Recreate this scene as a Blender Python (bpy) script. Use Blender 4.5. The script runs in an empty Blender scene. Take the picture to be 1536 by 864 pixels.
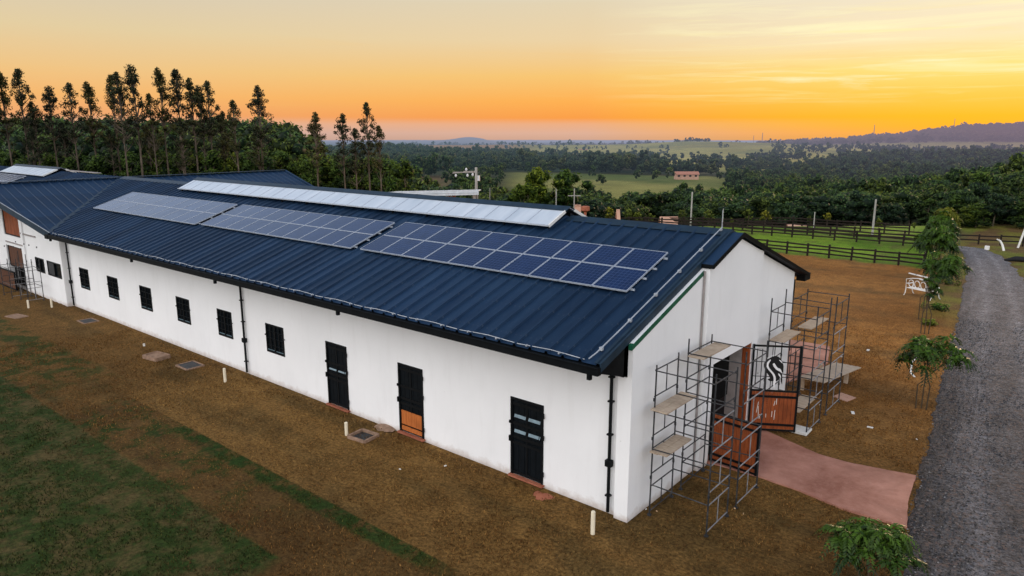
import bpy, math, random
import numpy as np
from mathutils import Vector, Matrix
R = math.radians
SC = bpy.context.scene
COL = SC.collection

# ------------------------------------------------------------------ camera
CX, CY, CZ = 8.3419, -14.8292, 9.7386
YAW, PITCH, FP = -0.6914, 0.2137, 1070.147          # focal length in pixels of the 1536 px frame
FH = np.array([math.sin(YAW), math.cos(YAW)]); RH = np.array([math.cos(YAW), -math.sin(YAW)])
cd = bpy.data.cameras.new('camera'); cam = bpy.data.objects.new('camera', cd); COL.objects.link(cam)
cam.location = (CX, CY, CZ); cam.rotation_euler = (math.pi/2-PITCH, 0, -YAW)
cd.sensor_width = 36; cd.lens = FP/1536*36; cd.clip_start = .2; cd.clip_end = 60000
SC.camera = cam

def ray(px, py):
    a, b = (px-768)/FP, (432-py)/FP
    f = np.array([FH[0]*math.cos(PITCH), FH[1]*math.cos(PITCH), -math.sin(PITCH)])
    r = np.array([RH[0], RH[1], 0]); u = np.cross(r, f)
    return f + a*r + b*u
def at0(px, py, z=0.0):                              # survey point on a level plane
    d = ray(px, py); t = (z-CZ)/d[2]
    return Vector((CX+d[0]*t, CY+d[1]*t, z))
def atv(px, py, v):                                  # survey point at forward distance v
    d = ray(px, py); t = v/(d[0]*FH[0]+d[1]*FH[1])
    return Vector((CX+d[0]*t, CY+d[1]*t, CZ+d[2]*t))
def zrow(y, v): return CZ - v*math.tan(PITCH+math.atan((y-432)/FP))

# ------------------------------------------------------------------ noise
def _h(i, j, s):
    n = (i*374761393 + j*668265263 + s*144269504) & 0x7fffffff
    n = ((n ^ (n >> 13))*1274126177) & 0x7fffffff
    return ((n ^ (n >> 16)) & 0xffff)/65535.0
def vnoise(x, y, s=0):
    x = np.asarray(x, float); y = np.asarray(y, float)
    i = np.floor(x).astype(np.int64); j = np.floor(y).astype(np.int64)
    u = x-i; w = y-j; u = u*u*(3-2*u); w = w*w*(3-2*w)
    return (_h(i, j, s)*(1-u)+_h(i+1, j, s)*u)*(1-w) + (_h(i, j+1, s)*(1-u)+_h(i+1, j+1, s)*u)*w
def fbm(x, y, s=0, o=4):
    t = 0; a = .5; n = 0
    for k in range(o):
        t = t + a*vnoise(x*2**k, y*2**k, s+k*7); n += a; a *= .5
    return t/n

# ------------------------------------------------------------------ terrain
VP = [-500, 0, 450, 570, 670, 800, 900, 1050, 1150, 1250, 1320, 1400, 1430, 1536, 1900]
def zr(v, ys): return [zrow(y, v) for y in ys]
ROWS = [
 (0,   [0]*15), (76, [0]*15),
 (90,  [0, 0, 0, -1.0, -2.6, -2.8, -2.8, -2.8, -2.8, -2.6, -2.4, -2, -1.6, -1, 0]),
 (100, [0, 0, 0, -2, -4.5, -5, -5, -5, -5, -5, -4.6, -4, -3.5, -2, 0]),
 (120, [0, 0, -.5, -4, -7.5, -8, -8, -8, -7.6, -7.4, -7, -6, -5, -3.0, 0]),
 (150, [0, 0, -2, -7, -11, -11.5, -11.5, -11.5, -11, -10.5, -9.5, -8, -7, -4, 1]),
 (200, [0, 0, -5, -10, -14, -14, -14.5, -14.5, -14.5, -14, -12, -10, -9, -5, 0]),
 (270, [0, 0, -8, -12, -15, -15.5, -16.5, -17, -18, -18, -17, -15, -13, -10, -5]),
 (350, zr(350, [262, 262, 268, 270, 276, 280, 283, 285, 294, 300, 299, 295, 291, 284, 272])),
 (450, zr(450, [250, 250, 254, 256, 258, 262, 264, 266, 277, 282, 281, 279, 276, 272, 260])),
 (600, zr(600, [244, 244, 246, 246, 248, 248, 250, 254, 259, 262, 261, 260, 259, 257, 248])),
 (850, zr(850, [232, 232, 232, 232, 233, 238, 241, 243, 243, 241, 239, 237, 236, 238, 236])),
 (1200, zr(1200, [228, 228, 228, 227, 228, 235, 238, 238, 234, 236, 238, 238, 238, 236, 232])),
 (1800, zr(1800, [220, 220, 220, 219.5, 218, 217.5, 217, 212, 214.5, 222, 225, 224, 223, 222, 220])),
 (2600, zr(2600, [222, 222, 222, 222, 221, 221, 221, 221, 221, 217, 214, 212, 212, 211, 208])),
 (3600, zr(3600, [219, 219, 219, 219, 219, 219, 219, 219, 218.5, 214, 207, 198.5, 192.5, 190, 184])),
 (5000, zr(5000, [219, 219, 219, 219, 219, 219, 219, 219, 219, 217, 212, 204, 200, 198, 196])),
 (9000, zr(9000, [214, 214, 213, 212.5, 213.5, 214.5, 215, 216, 216, 216, 216, 216, 216, 216, 216])),
 (20000, zr(20000, [213]*15)),
]
RV = np.array([r[0] for r in ROWS], float); RZ = np.array([r[1] for r in ROWS], float)
VPA = np.array(VP, float)
def terr(x, y):
    x = np.asarray(x, float); y = np.asarray(y, float)
    dx, dy = x-CX, y-CY
    v = dx*FH[0]+dy*FH[1]; u = dx*RH[0]+dy*RH[1]
    px = np.where(v > 1, 768+FP*u/np.maximum(v, 1)/1.0, np.where(u > 0, 1900, -500))
    rr = np.hypot(dx, dy); vv = np.where((px < -500) | (px > 1900) | (v < 1), rr*.85, v)
    px = np.clip(px, -500, 1900)
    i = np.clip(np.searchsorted(VPA, px)-1, 0, len(VP)-2); fu = (px-VPA[i])/(VPA[i+1]-VPA[i]); fu = fu*fu*(3-2*fu)
    j = np.clip(np.searchsorted(RV, vv)-1, 0, len(RV)-2); fv = np.clip((vv-RV[j])/(RV[j+1]-RV[j]), 0, 1); fv = fv*fv*(3-2*fv)*.5+fv*.5
    z = (RZ[j, i]*(1-fu)+RZ[j, i+1]*fu)*(1-fv) + (RZ[j+1, i]*(1-fu)+RZ[j+1, i+1]*fu)*fv
    rough = np.clip((vv-85)/900, 0, 1)*5 + np.clip((vv-2000)/3000, 0, 1)*14
    z = z + (fbm(x/90, y/90, 3)-.5)*rough + (fbm(x/380, y/380, 13)-.5)*26*np.clip((vv-950)/250, 0, 1)*np.clip((1750-vv)/150, 0, 1)
    # the distant blue mountain
    z = z + 60*np.exp(-((px-706)/30)**2)*np.exp(-((vv-9500)/900)**2) + 18*np.exp(-((px-640)/60)**2)*np.exp(-((vv-9800)/900)**2)
    return z
def tz(x, y): return float(terr(np.array([x]), np.array([y]))[0])

# ------------------------------------------------------------------ materials
def lin(r, g, b): 
    f = lambda c: (c/255/12.92) if c/255 <= .04045 else ((c/255+.055)/1.055)**2.4
    return (f(r), f(g), f(b), 1)
class NT:
    def __init__(s, name):
        s.m = bpy.data.materials.new(name); s.m.use_nodes = True; s.t = s.m.node_tree; s.t.nodes.clear()
        s.out = s.n('ShaderNodeOutputMaterial')
    def n(s, k, **kw):
        o = s.t.nodes.new(k)
        for a, b in kw.items(): setattr(o, a, b)
        return o
    def l(s, a, b): s.t.links.new(a, b)
    def val(s, sock, v):
        if hasattr(v, 'is_output'): s.l(v, sock)
        else: sock.default_value = v
    def math(s, op, a, b=0.0, c=0.0, clamp=False):
        o = s.n('ShaderNodeMath', operation=op, use_clamp=clamp)
        for k, v in enumerate((a, b, c)): s.val(o.inputs[k], v)
        return o.outputs[0]
    def mix(s, f, a, b, bt='MIX'):
        o = s.n('ShaderNodeMix', data_type='RGBA', blend_type=bt); s.val(o.inputs[0], f); s.val(o.inputs[6], a); s.val(o.inputs[7], b); return o.outputs[2]
    def noise(s, vec, scale, detail=4, rough=.55, dist=0.0):
        o = s.n('ShaderNodeTexNoise'); o.inputs['Scale'].default_value = scale; o.inputs['Detail'].default_value = detail
        o.inputs['Roughness'].default_value = rough; o.inputs['Distortion'].default_value = dist
        if vec is not None: s.l(vec, o.inputs['Vector'])
        return o.outputs[0]
    def ramp(s, f, stops, interp='LINEAR'):
        o = s.n('ShaderNodeValToRGB'); o.color_ramp.interpolation = interp; e = o.color_ramp.elements
        while len(e) < len(stops): e.new(.5)
        for k, (p, c) in enumerate(stops):
            e[k].position = p; e[k].color = c if len(c) == 4 else (*c, 1)
        s.val(o.inputs[0], f); return o.outputs[0]
    def mapr(s, f, a, b, c=0.0, d=1.0):
        o = s.n('ShaderNodeMapRange'); s.val(o.inputs[0], f)
        for k, v in enumerate((a, b, c, d)): o.inputs[1+k].default_value = v
        return o.outputs[0]
    def scale(s, vec, v3):
        o = s.n('ShaderNodeVectorMath', operation='MULTIPLY'); s.l(vec, o.inputs[0]); o.inputs[1].default_value = v3; return o.outputs[0]
    def pos(s): return s.n('ShaderNodeNewGeometry').outputs['Position']
    def obj(s): return s.n('ShaderNodeTexCoord').outputs['Object']
    def bump(s, h, strength=.3, dist=.02):
        o = s.n('ShaderNodeBump'); o.inputs['Strength'].default_value = strength; o.inputs['Distance'].default_value = dist; s.l(h, o.inputs['Height']); return o.outputs[0]
    def bsdf(s, col, rough=.7, spec=.3, metal=0.0, normal=None, link=True, **kw):
        b = s.n('ShaderNodeBsdfPrincipled'); s.val(b.inputs['Base Color'], col); s.val(b.inputs['Roughness'], rough)
        b.inputs['Specular IOR Level'].default_value = spec; b.inputs['Metallic'].default_value = metal
        if normal is not None: s.l(normal, b.inputs['Normal'])
        for k, v in kw.items(): s.val(b.inputs[k.replace('_', ' ')], v)
        if link: s.l(b.outputs[0], s.out.inputs[0])
        return b
    def haze(s, shader):                              # aerial haze painted as an emission tint, growing with world distance from the farm
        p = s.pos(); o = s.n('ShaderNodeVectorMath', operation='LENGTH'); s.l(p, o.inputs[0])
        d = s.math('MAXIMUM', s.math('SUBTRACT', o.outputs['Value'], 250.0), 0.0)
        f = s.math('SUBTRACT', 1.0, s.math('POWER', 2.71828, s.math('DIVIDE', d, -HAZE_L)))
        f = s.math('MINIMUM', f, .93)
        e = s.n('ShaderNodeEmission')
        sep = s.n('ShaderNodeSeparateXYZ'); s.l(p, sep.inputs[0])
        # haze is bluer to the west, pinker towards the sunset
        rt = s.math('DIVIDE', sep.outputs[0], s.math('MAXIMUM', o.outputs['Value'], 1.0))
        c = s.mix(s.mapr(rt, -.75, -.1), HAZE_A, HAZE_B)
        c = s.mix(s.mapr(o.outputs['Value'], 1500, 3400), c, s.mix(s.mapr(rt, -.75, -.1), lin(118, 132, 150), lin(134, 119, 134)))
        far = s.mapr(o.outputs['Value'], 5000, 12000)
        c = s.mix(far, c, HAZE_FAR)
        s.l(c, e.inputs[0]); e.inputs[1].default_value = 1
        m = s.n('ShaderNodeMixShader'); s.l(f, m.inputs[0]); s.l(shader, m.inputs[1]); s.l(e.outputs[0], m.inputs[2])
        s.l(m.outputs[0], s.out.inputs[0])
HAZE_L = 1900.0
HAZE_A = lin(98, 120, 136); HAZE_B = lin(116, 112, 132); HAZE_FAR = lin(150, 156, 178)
M = {}
def simple(name, col, rough=.6, spec=.3, metal=0.0, var=.12, scale=6.0, bump=0.0, bscale=40.0):
    t = NT(name); p = t.pos()
    n = t.noise(p, scale, 5); c = t.mix(t.mapr(n, .3, .7), tuple(x*(1-var) for x in col[:3])+(1,), tuple(min(1, x*(1+var)) for x in col[:3])+(1,))
    nm = t.bump(t.noise(p, bscale, 4), bump, .01) if bump else None
    t.bsdf(c, rough, spec, metal, nm); M[name] = t.m; return t.m

def build_materials():
    # lime white render, dirty near the ground
    t = NT('white_render'); p = t.pos(); sep = t.n('ShaderNodeSeparateXYZ'); t.l(p, sep.inputs[0])
    n1 = t.noise(p, .35, 6, .6); n2 = t.noise(t.scale(p, (2.2, 2.2, .35)), 1.3, 5, .65)
    c = t.mix(t.mapr(n1, .35, .7), (.80, .80, .805, 1), (.86, .86, .865, 1))
    c = t.mix(t.mapr(n2, .52, .82, 0, .15), c, (.50, .48, .46, 1))
    h = t.math('ADD', sep.outputs[2], t.math('MULTIPLY', t.noise(p, 2.3, 5, .7), -.55))
    c = t.mix(t.mapr(h, -.32, -.10, .5, 0), c, (.36, .25, .18, 1))
    c = t.mix(t.mapr(t.noise(p, 5.5, 3, .5), .74, .78, 0, .25), c, (.33, .32, .30, 1))
    t.bsdf(c, .88, .15, 0, t.bump(t.noise(p, 22, 6, .6), .22, .008)); M['white_render'] = t.m
    # navy standing-seam sheet
    t = NT('navy_roof_sheet'); p = t.pos()
    n = t.noise(t.scale(p, (1.0, .25, .25)), 1.6, 6, .65); n2 = t.noise(t.scale(p, (3, .5, .5)), 5, 4, .6)
    c = t.mix(t.mapr(n, .3, .72), (.007, .020, .048, 1), (.015, .038, .080, 1))
    c = t.mix(t.mapr(n2, .55, .8, 0, .22), c, (.040, .065, .095, 1))
    r = t.mapr(n, .3, .7, .38, .56)
    sx = t.n('ShaderNodeSeparateXYZ'); t.l(p, sx.inputs[0]); wn = t.n('ShaderNodeTexWhiteNoise', noise_dimensions='1D'); t.l(t.math('FLOOR', t.math('DIVIDE', t.math('ADD', sx.outputs[0], .12), 1.005)), wn.inputs['W'])
    vs_ = t.n('ShaderNodeVectorMath', operation='SCALE'); t.l(c, vs_.inputs[0]); t.l(t.mapr(wn.outputs['Value'], 0, 1, .80, 1.20), vs_.inputs['Scale']); c = vs_.outputs[0]
    fy = t.math('FRACT', t.math('DIVIDE', t.math('ADD', sx.outputs[1], 1.0), 1.18)); scr = t.math('MULTIPLY', t.math('LESS_THAN', fy, .035), t.math('LESS_THAN', t.math('FRACT', t.math('DIVIDE', sx.outputs[0], .167)), .20)); c = t.mix(t.math('MULTIPLY', scr, .12), c, (.16, .19, .22, 1))
    t.bsdf(c, r, .12, 0, t.bump(t.noise(t.scale(p, (1, .3, .3)), 3, 3), .10, .03)); M['navy_roof_sheet'] = t.m
    simple('navy_trim', (.013, .028, .046), .5, .2, 0, .25, 3)
    simple('black_trim', (.004, .005, .006), .6, .08, 0, .3, 3)
    simple('green_flashing', (.008, .085, .045), .5, .3, 0, .2, 4)
    simple('black_metal', (.005, .006, .007), .5, .12, 0, .2, 8)
    simple('galvanised', (.42, .44, .46), .45, .4, .35, .2, 10)
    simple('aluminium', (.42, .46, .52), .4, .5, .25, .12, 10)
    simple('cable_wire', (.36, .38, .41), .5, .4, .1, .2, 3)
    # scaffold steel: dark paint with rust and pale worn patches
    t = NT('scaffold_steel'); p = t.pos(); n = t.noise(p, 5, 5, .7)
    c = t.ramp(n, [(.3, (.015, .017, .02)), (.52, (.030, .032, .036)), (.66, (.085, .08, .078)), (.8, (.05, .03, .02))])
    t.bsdf(c, .55, .35, .2); M['scaffold_steel'] = t.m
    simple('pale_steel', (.22, .22, .23), .5, .4, .2, .35, 7)
    # timber boards
    def wood(name, a, b, dirsc, rough=.6, spec=.25, gap=None):
        t = NT(name); p = t.obj() if gap == 'obj' else t.pos()
        n = t.noise(t.scale(p, dirsc), 4, 6, .65, .4); n2 = t.noise(p, 1.3, 3)
        c = t.mix(t.mapr(n, .3, .7), a, b); c = t.mix(t.mapr(n2, .5, .75, 0, .45), c, tuple(x*.45 for x in a[:3])+(1,))
        t.bsdf(c, rough, spec, 0, t.bump(n, .25, .01)); M[name] = t.m
    wood('orange_timber', (.16, .035, .010, 1), (.34, .085, .022, 1), (6, 6, .6))
    wood('orange_timber_light', (.33, .085, .018, 1), (.55, .17, .040, 1), (8, 8, .6))
    wood('dark_timber', (.060, .022, .010, 1), (.13, .045, .018, 1), (5, 5, .5))
    wood('scaffold_board', (.34, .26, .19, 1), (.52, .42, .32, 1), (1.2, 5, 5), .85, .1)
    wood('fence_timber', (.012, .009, .008, 1), (.030, .021, .017, 1), (1, 1, 4), .85, .15)
    wood('pole_timber', (.20, .18, .16, 1), (.36, .33, .30, 1), (4, 4, .4), .9, .1)
    # dark window / door panes
    t = NT('dark_glass'); p = t.pos()
    t.bsdf((.006, .009, .012, 1), .12, .35, 0, t.bump(t.noise(p, 3, 2), .12, .02)); M['dark_glass'] = t.m
    simple('door_black', (.004, .006, .008), .5, .10, 0, .35, 5)
    simple('glint_glass', (.13, .20, .24), .3, .5, 0, .25, 6)  # pale tint paints the highlights on slats and window bottoms
    simple('interior_black', (.006, .006, .006), .95, .05)  # darkness of the interior put into a near-black colour
    simple('interior_grey', (.30, .27, .26), .9, .1)
    # solar module
    t = NT('solar_cells'); o = t.obj(); sep = t.n('ShaderNodeSeparateXYZ'); t.l(o, sep.inputs[0])
    def lines(s, size, w):
        f = t.math('FRACT', t.math('DIVIDE', t.math('ADD', s, 10*size), size))
        return t.math('MAXIMUM', t.math('LESS_THAN', f, w), t.math('GREATER_THAN', f, 1-w))
    ln = t.math('MAXIMUM', lines(sep.outputs[0], 1.06/8, .06), lines(sep.outputs[1], 1.13/8, .06))
    bus = lines(sep.outputs[0], 1.06/40, .10)
    oi = t.n('ShaderNodeObjectInfo'); cellr = t.noise(t.pos(), 2.6, 2)
    c = t.mix(oi.outputs['Random'], (.004, .012, .050, 1), (.007, .020, .075, 1)); c = t.mix(t.mapr(cellr, .35, .7), c, (.004, .011, .045, 1))
    c = t.mix(t.math('MULTIPLY', bus, .05), c, (.15, .18, .28, 1)); c = t.mix(t.math('MULTIPLY', ln, .22), c, (.13, .17, .27, 1))
    rr = t.math('ADD', .13, t.math('MULTIPLY', t.noise(t.pos(), 1.1, 4), .14))
    t.bsdf(c, rr, .46, 0, t.bump(t.noise(t.pos(), .8, 2), .05, .02), Specular_Tint=(.6, .78, 1, 1)); M['solar_cells'] = t.m
    # polycarbonate skylight sheet
    t = NT('polycarbonate'); p = t.pos(); n = t.noise(t.scale(p, (1, .2, .2)), 2.2, 5, .6)
    c = t.mix(t.mapr(n, .3, .7), (.40, .46, .53, 1), (.55, .60, .66, 1)); t.bsdf(c, .34, .4); M['polycarbonate'] = t.m
    # concrete path, pink
    t = NT('pink_concrete'); p = t.pos(); n = t.noise(p, .7, 6, .62); n2 = t.noise(p, 9, 6, .7); n3 = t.noise(p, .33, 5, .6, .5)
    c = t.mix(t.mapr(n, .36, .64), (.26, .105, .070, 1), (.46, .22, .16, 1)); c = t.mix(t.mapr(n2, .45, .75, 0, .35), c, (.50, .27, .21, 1))
    c = t.mix(t.mapr(n3, .50, .66, 0, .7), c, (.15, .062, .042, 1)); c = t.mix(t.mapr(t.noise(p, 26, 2), .72, .78, 0, .5), c, (.7, .6, .5, 1))
    t.bsdf(c, .82, .2, 0, t.bump(n2, .2, .01)); M['pink_concrete'] = t.m
    # gravel
    t = NT('gravel'); p = t.pos(); v = t.n('ShaderNodeTexVoronoi'); v.inputs['Scale'].default_value = 13; t.l(p, v.inputs['Vector'])
    v2 = t.n('ShaderNodeTexVoronoi'); v2.inputs['Scale'].default_value = 34; t.l(p, v2.inputs['Vector'])
    at = t.n('ShaderNodeAttribute', attribute_name='Col')
    g = t.n('ShaderNodeSeparateColor'); t.l(v.outputs['Color'], g.inputs[0]); g2 = t.n('ShaderNodeSeparateColor'); t.l(v2.outputs['Color'], g2.inputs[0])
    k = t.math('ADD', t.math('MULTIPLY', g.outputs[0], .55), t.math('MULTIPLY', g2.outputs[0], .6))
    k = t.math('MULTIPLY', k, t.mapr(t.noise(p, 1.1, 6, .7), .25, .75, .6, 1.45)); k = t.math('ADD', t.math('MULTIPLY', k, 1.35), .15)
    sc_ = t.n('ShaderNodeVectorMath', operation='SCALE'); t.l(at.outputs['Color'], sc_.inputs[0]); t.l(k, sc_.inputs['Scale'])
    c = t.mix(t.math('MULTIPLY', t.math('GREATER_THAN', g.outputs[1], .86), .5), sc_.outputs[0], (.17, .115, .095, 1))
    hh = t.math('ADD', t.math('MULTIPLY', v.outputs['Distance'], -1.2), t.math('MULTIPLY', v2.outputs['Distance'], -.6))
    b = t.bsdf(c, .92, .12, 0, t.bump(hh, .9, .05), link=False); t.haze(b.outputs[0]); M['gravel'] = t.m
    # ground
    t = NT('ground'); p = t.pos(); at = t.n('ShaderNodeAttribute', attribute_name='Col')
    n1 = t.noise(p, 1.4, 8, .72); n2 = t.noise(p, 11, 8, .75); n3 = t.noise(p, .08, 5, .6)
    wx = t.noise(t.scale(p, (1, 3.0, 1)), 5, 5, .7, .8)
    k = t.math('MULTIPLY', t.mapr(n1, .25, .75, .62, 1.38), t.mapr(n2, .32, .68, .30, 1.9)); k = t.math('MULTIPLY', k, t.mapr(wx, .3, .7, .72, 1.3))
    k = t.math('MULTIPLY', k, t.mapr(n3, .3, .7, .72, 1.02))
    sc_ = t.n('ShaderNodeVectorMath', operation='SCALE'); t.l(at.outputs['Color'], sc_.inputs[0]); t.l(k, sc_.inputs['Scale'])
    c = t.mix(t.mapr(t.noise(p, 60, 2, .6), .66, .75, 0, .35), sc_.outputs[0], (.22, .15, .075, 1))
    Sx = t.n('ShaderNodeSeparateXYZ'); t.l(p, Sx.inputs[0]); PX, PY = Sx.outputs[0], Sx.outputs[1]
    ed = t.math('MULTIPLY', t.math('SUBTRACT', t.noise(p, 3.0, 5, .7), .5), .30)
    mot = t.noise(t.scale(p, (1.0, 1.0, 1)), 1.05, 7, .72, .3); fine = t.noise(p, 8, 6, .75)
    def band(s, a, w=.05): return t.mapr(t.math('ADD', s, ed), a-w, a+w)
    dk = t.mapr(fine, .30, .70, .35, 1.7); gs = t.n('ShaderNodeVectorMath', operation='SCALE'); gs.inputs[0].default_value = (.019, .042, .008); t.l(dk, gs.inputs['Scale'])
    bs = t.n('ShaderNodeVectorMath', operation='SCALE'); bs.inputs[0].default_value = (.085, .064, .024); t.l(dk, bs.inputs['Scale'])
    lawnc = t.mix(t.mapr(mot, .44, .60), gs.outputs[0], bs.outputs[0])
    nY = t.math('MULTIPLY', PY, -1.0); nX = t.math('MULTIPLY', PX, -1.0)
    lawn = t.math('MULTIPLY', band(nY, 6.75), band(t.math('ADD', nX, t.math('MULTIPLY', PY, -.25)), 7.1, .2))
    c = t.mix(t.math('MULTIPLY', lawn, .93), c, lawnc)
    mid = t.math('MULTIPLY', t.mapr(PY, -4.44, -4.38, 1, 0), t.math('SUBTRACT', 1.0, lawn)); mid = t.math('MULTIPLY', mid, t.mapr(PX, -19.5, -18.5)); mid = t.math('MULTIPLY', mid, t.mapr(PX, 0, -2.5))
    mid = t.math('MULTIPLY', mid, t.mapr(PY, -8.5, -7.2)); c = t.mix(t.math('MULTIPLY', mid, .42), c, (.030, .018, .008, 1))
    gm = t.math('MULTIPLY', mid, t.math('MULTIPLY', t.mapr(mot, .52, .42), t.mapr(PX, -6, -11))); c = t.mix(t.math('MULTIPLY', gm, .85), c, gs.outputs[0])
    st = t.math('MULTIPLY', t.math('MULTIPLY', t.mapr(PY, -4.44, -4.38, 1, 0), t.mapr(t.math('ADD', PY, t.math('MULTIPLY', ed, 1.6)), -5.02, -4.85)), t.math('MULTIPLY', t.mapr(PX, -15.6, -14.6), t.mapr(PX, -1.6, -3.0)))
    st = t.math('MULTIPLY', st, t.mapr(mot, .60, .50, .05, 1)); c = t.mix(t.math('MULTIPLY', st, .9), c, gs.outputs[0])
    lf = t.math('MULTIPLY', t.math('MULTIPLY', t.mapr(PY, -3.5, -3.8), t.mapr(PX, -20, -24)), t.mapr(mot, .54, .46)); c = t.mix(t.math('MULTIPLY', lf, .8), c, gs.outputs[0])
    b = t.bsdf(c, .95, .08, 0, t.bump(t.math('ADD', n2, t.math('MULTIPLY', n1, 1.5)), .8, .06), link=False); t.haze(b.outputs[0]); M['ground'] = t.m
    # blades
    t = NT('blades'); at = t.n('ShaderNodeAttribute', attribute_name='Col'); t.bsdf(at.outputs['Color'], .8, .1); M['blades'] = t.m
    # foliage, lit tops and shaded undersides painted per leaf, per-tree colour shift
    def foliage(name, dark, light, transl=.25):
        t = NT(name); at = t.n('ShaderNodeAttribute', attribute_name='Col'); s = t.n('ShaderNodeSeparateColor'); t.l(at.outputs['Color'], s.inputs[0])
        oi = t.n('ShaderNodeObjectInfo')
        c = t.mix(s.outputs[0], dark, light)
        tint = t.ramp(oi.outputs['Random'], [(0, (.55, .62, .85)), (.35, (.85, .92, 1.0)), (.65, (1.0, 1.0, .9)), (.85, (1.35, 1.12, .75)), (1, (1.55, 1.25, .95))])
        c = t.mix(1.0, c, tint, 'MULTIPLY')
        b = t.bsdf(c, .6, .15, link=False)
        tr = t.n('ShaderNodeBsdfTranslucent'); t.l(c, tr.inputs[0]); m = t.n('ShaderNodeMixShader'); m.inputs[0].default_value = transl
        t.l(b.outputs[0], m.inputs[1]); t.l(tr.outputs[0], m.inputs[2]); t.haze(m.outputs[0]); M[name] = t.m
    foliage('leaf_euc', (.010, .015, .007, 1), (.080, .088, .032, 1), .3)
    foliage('leaf_bush', (.008, .020, .005, 1), (.13, .20, .032, 1), .35)
    foliage('leaf_broad', (.009, .021, .009, 1), (.095, .155, .042, 1), .3)
    foliage('leaf_bright', (.010, .028, .004, 1), (.13, .20, .025, 1), .35)
    foliage('leaf_yellow', (.030, .045, .006, 1), (.26, .30, .045, 1), .4)
    foliage('leaf_far', (.014, .028, .018, 1), (.080, .115, .055, 1), .2)  # leaf tone shifted bluish for distance haze
    foliage('leaf_hill', (.020, .022, .020, 1), (.17, .14, .10, 1), .2)
    t = NT('bark'); p = t.pos(); n = t.noise(t.scale(p, (1, 1, .3)), 3, 5, .6)
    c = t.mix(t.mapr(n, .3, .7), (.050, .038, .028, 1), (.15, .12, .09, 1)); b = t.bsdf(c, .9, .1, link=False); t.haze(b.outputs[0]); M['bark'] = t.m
    simple('sapling_bark', (.075, .055, .035), .9, .1)
    # distant tile and plaster
    def hz(name, a, b_, sc=.5):
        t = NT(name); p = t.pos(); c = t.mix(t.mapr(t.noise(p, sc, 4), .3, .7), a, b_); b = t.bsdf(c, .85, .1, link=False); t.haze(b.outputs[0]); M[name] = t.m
    hz('terracotta', (.34, .15, .10, 1), (.46, .22, .16, 1), 3); hz('pink_plaster', (.44, .25, .18, 1), (.56, .34, .25, 1), 1)
    hz('brick_red', (.26, .085, .05, 1), (.38, .14, .085, 1), 3); hz('dark_opening', (.02, .018, .015, 1), (.03, .025, .02, 1))
    hz('tower_steel', (.20, .18, .18, 1), (.28, .26, .26, 1)); hz('white_far', (.6, .6, .6, 1), (.7, .7, .7, 1)); hz('concrete_pole', (.28, .27, .25, 1), (.42, .40, .37, 1), 2)
    simple('white_paint', (.74, .73, .70), .5, .3, 0, .06, 5); simple('pvc_cream', (.74, .66, .50), .5, .3, 0, .08, 9)
    simple('manhole_conc', (.26, .17, .12), .9, .1, 0, .3, 6); simple('manhole_iron', (.035, .037, .04), .7, .3, 0, .3, 9)
    simple('emblem_black', (.006, .006, .007), .5, .3); simple('emblem_white', (.75, .75, .76), .6, .2); simple('debris_white', (.68, .66, .62), .8, .1, 0, .1, 9)
    simple('fresh_wood', (.55, .36, .20), .8, .1, 0, .2, 9); simple('shed_strip', (.50, .54, .58), .4, .3, 0, .12, 3); simple('rubber', (.02, .02, .022), .8, .1); simple('insulator', (.55, .56, .58), .4, .4)
build_materials()

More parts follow.
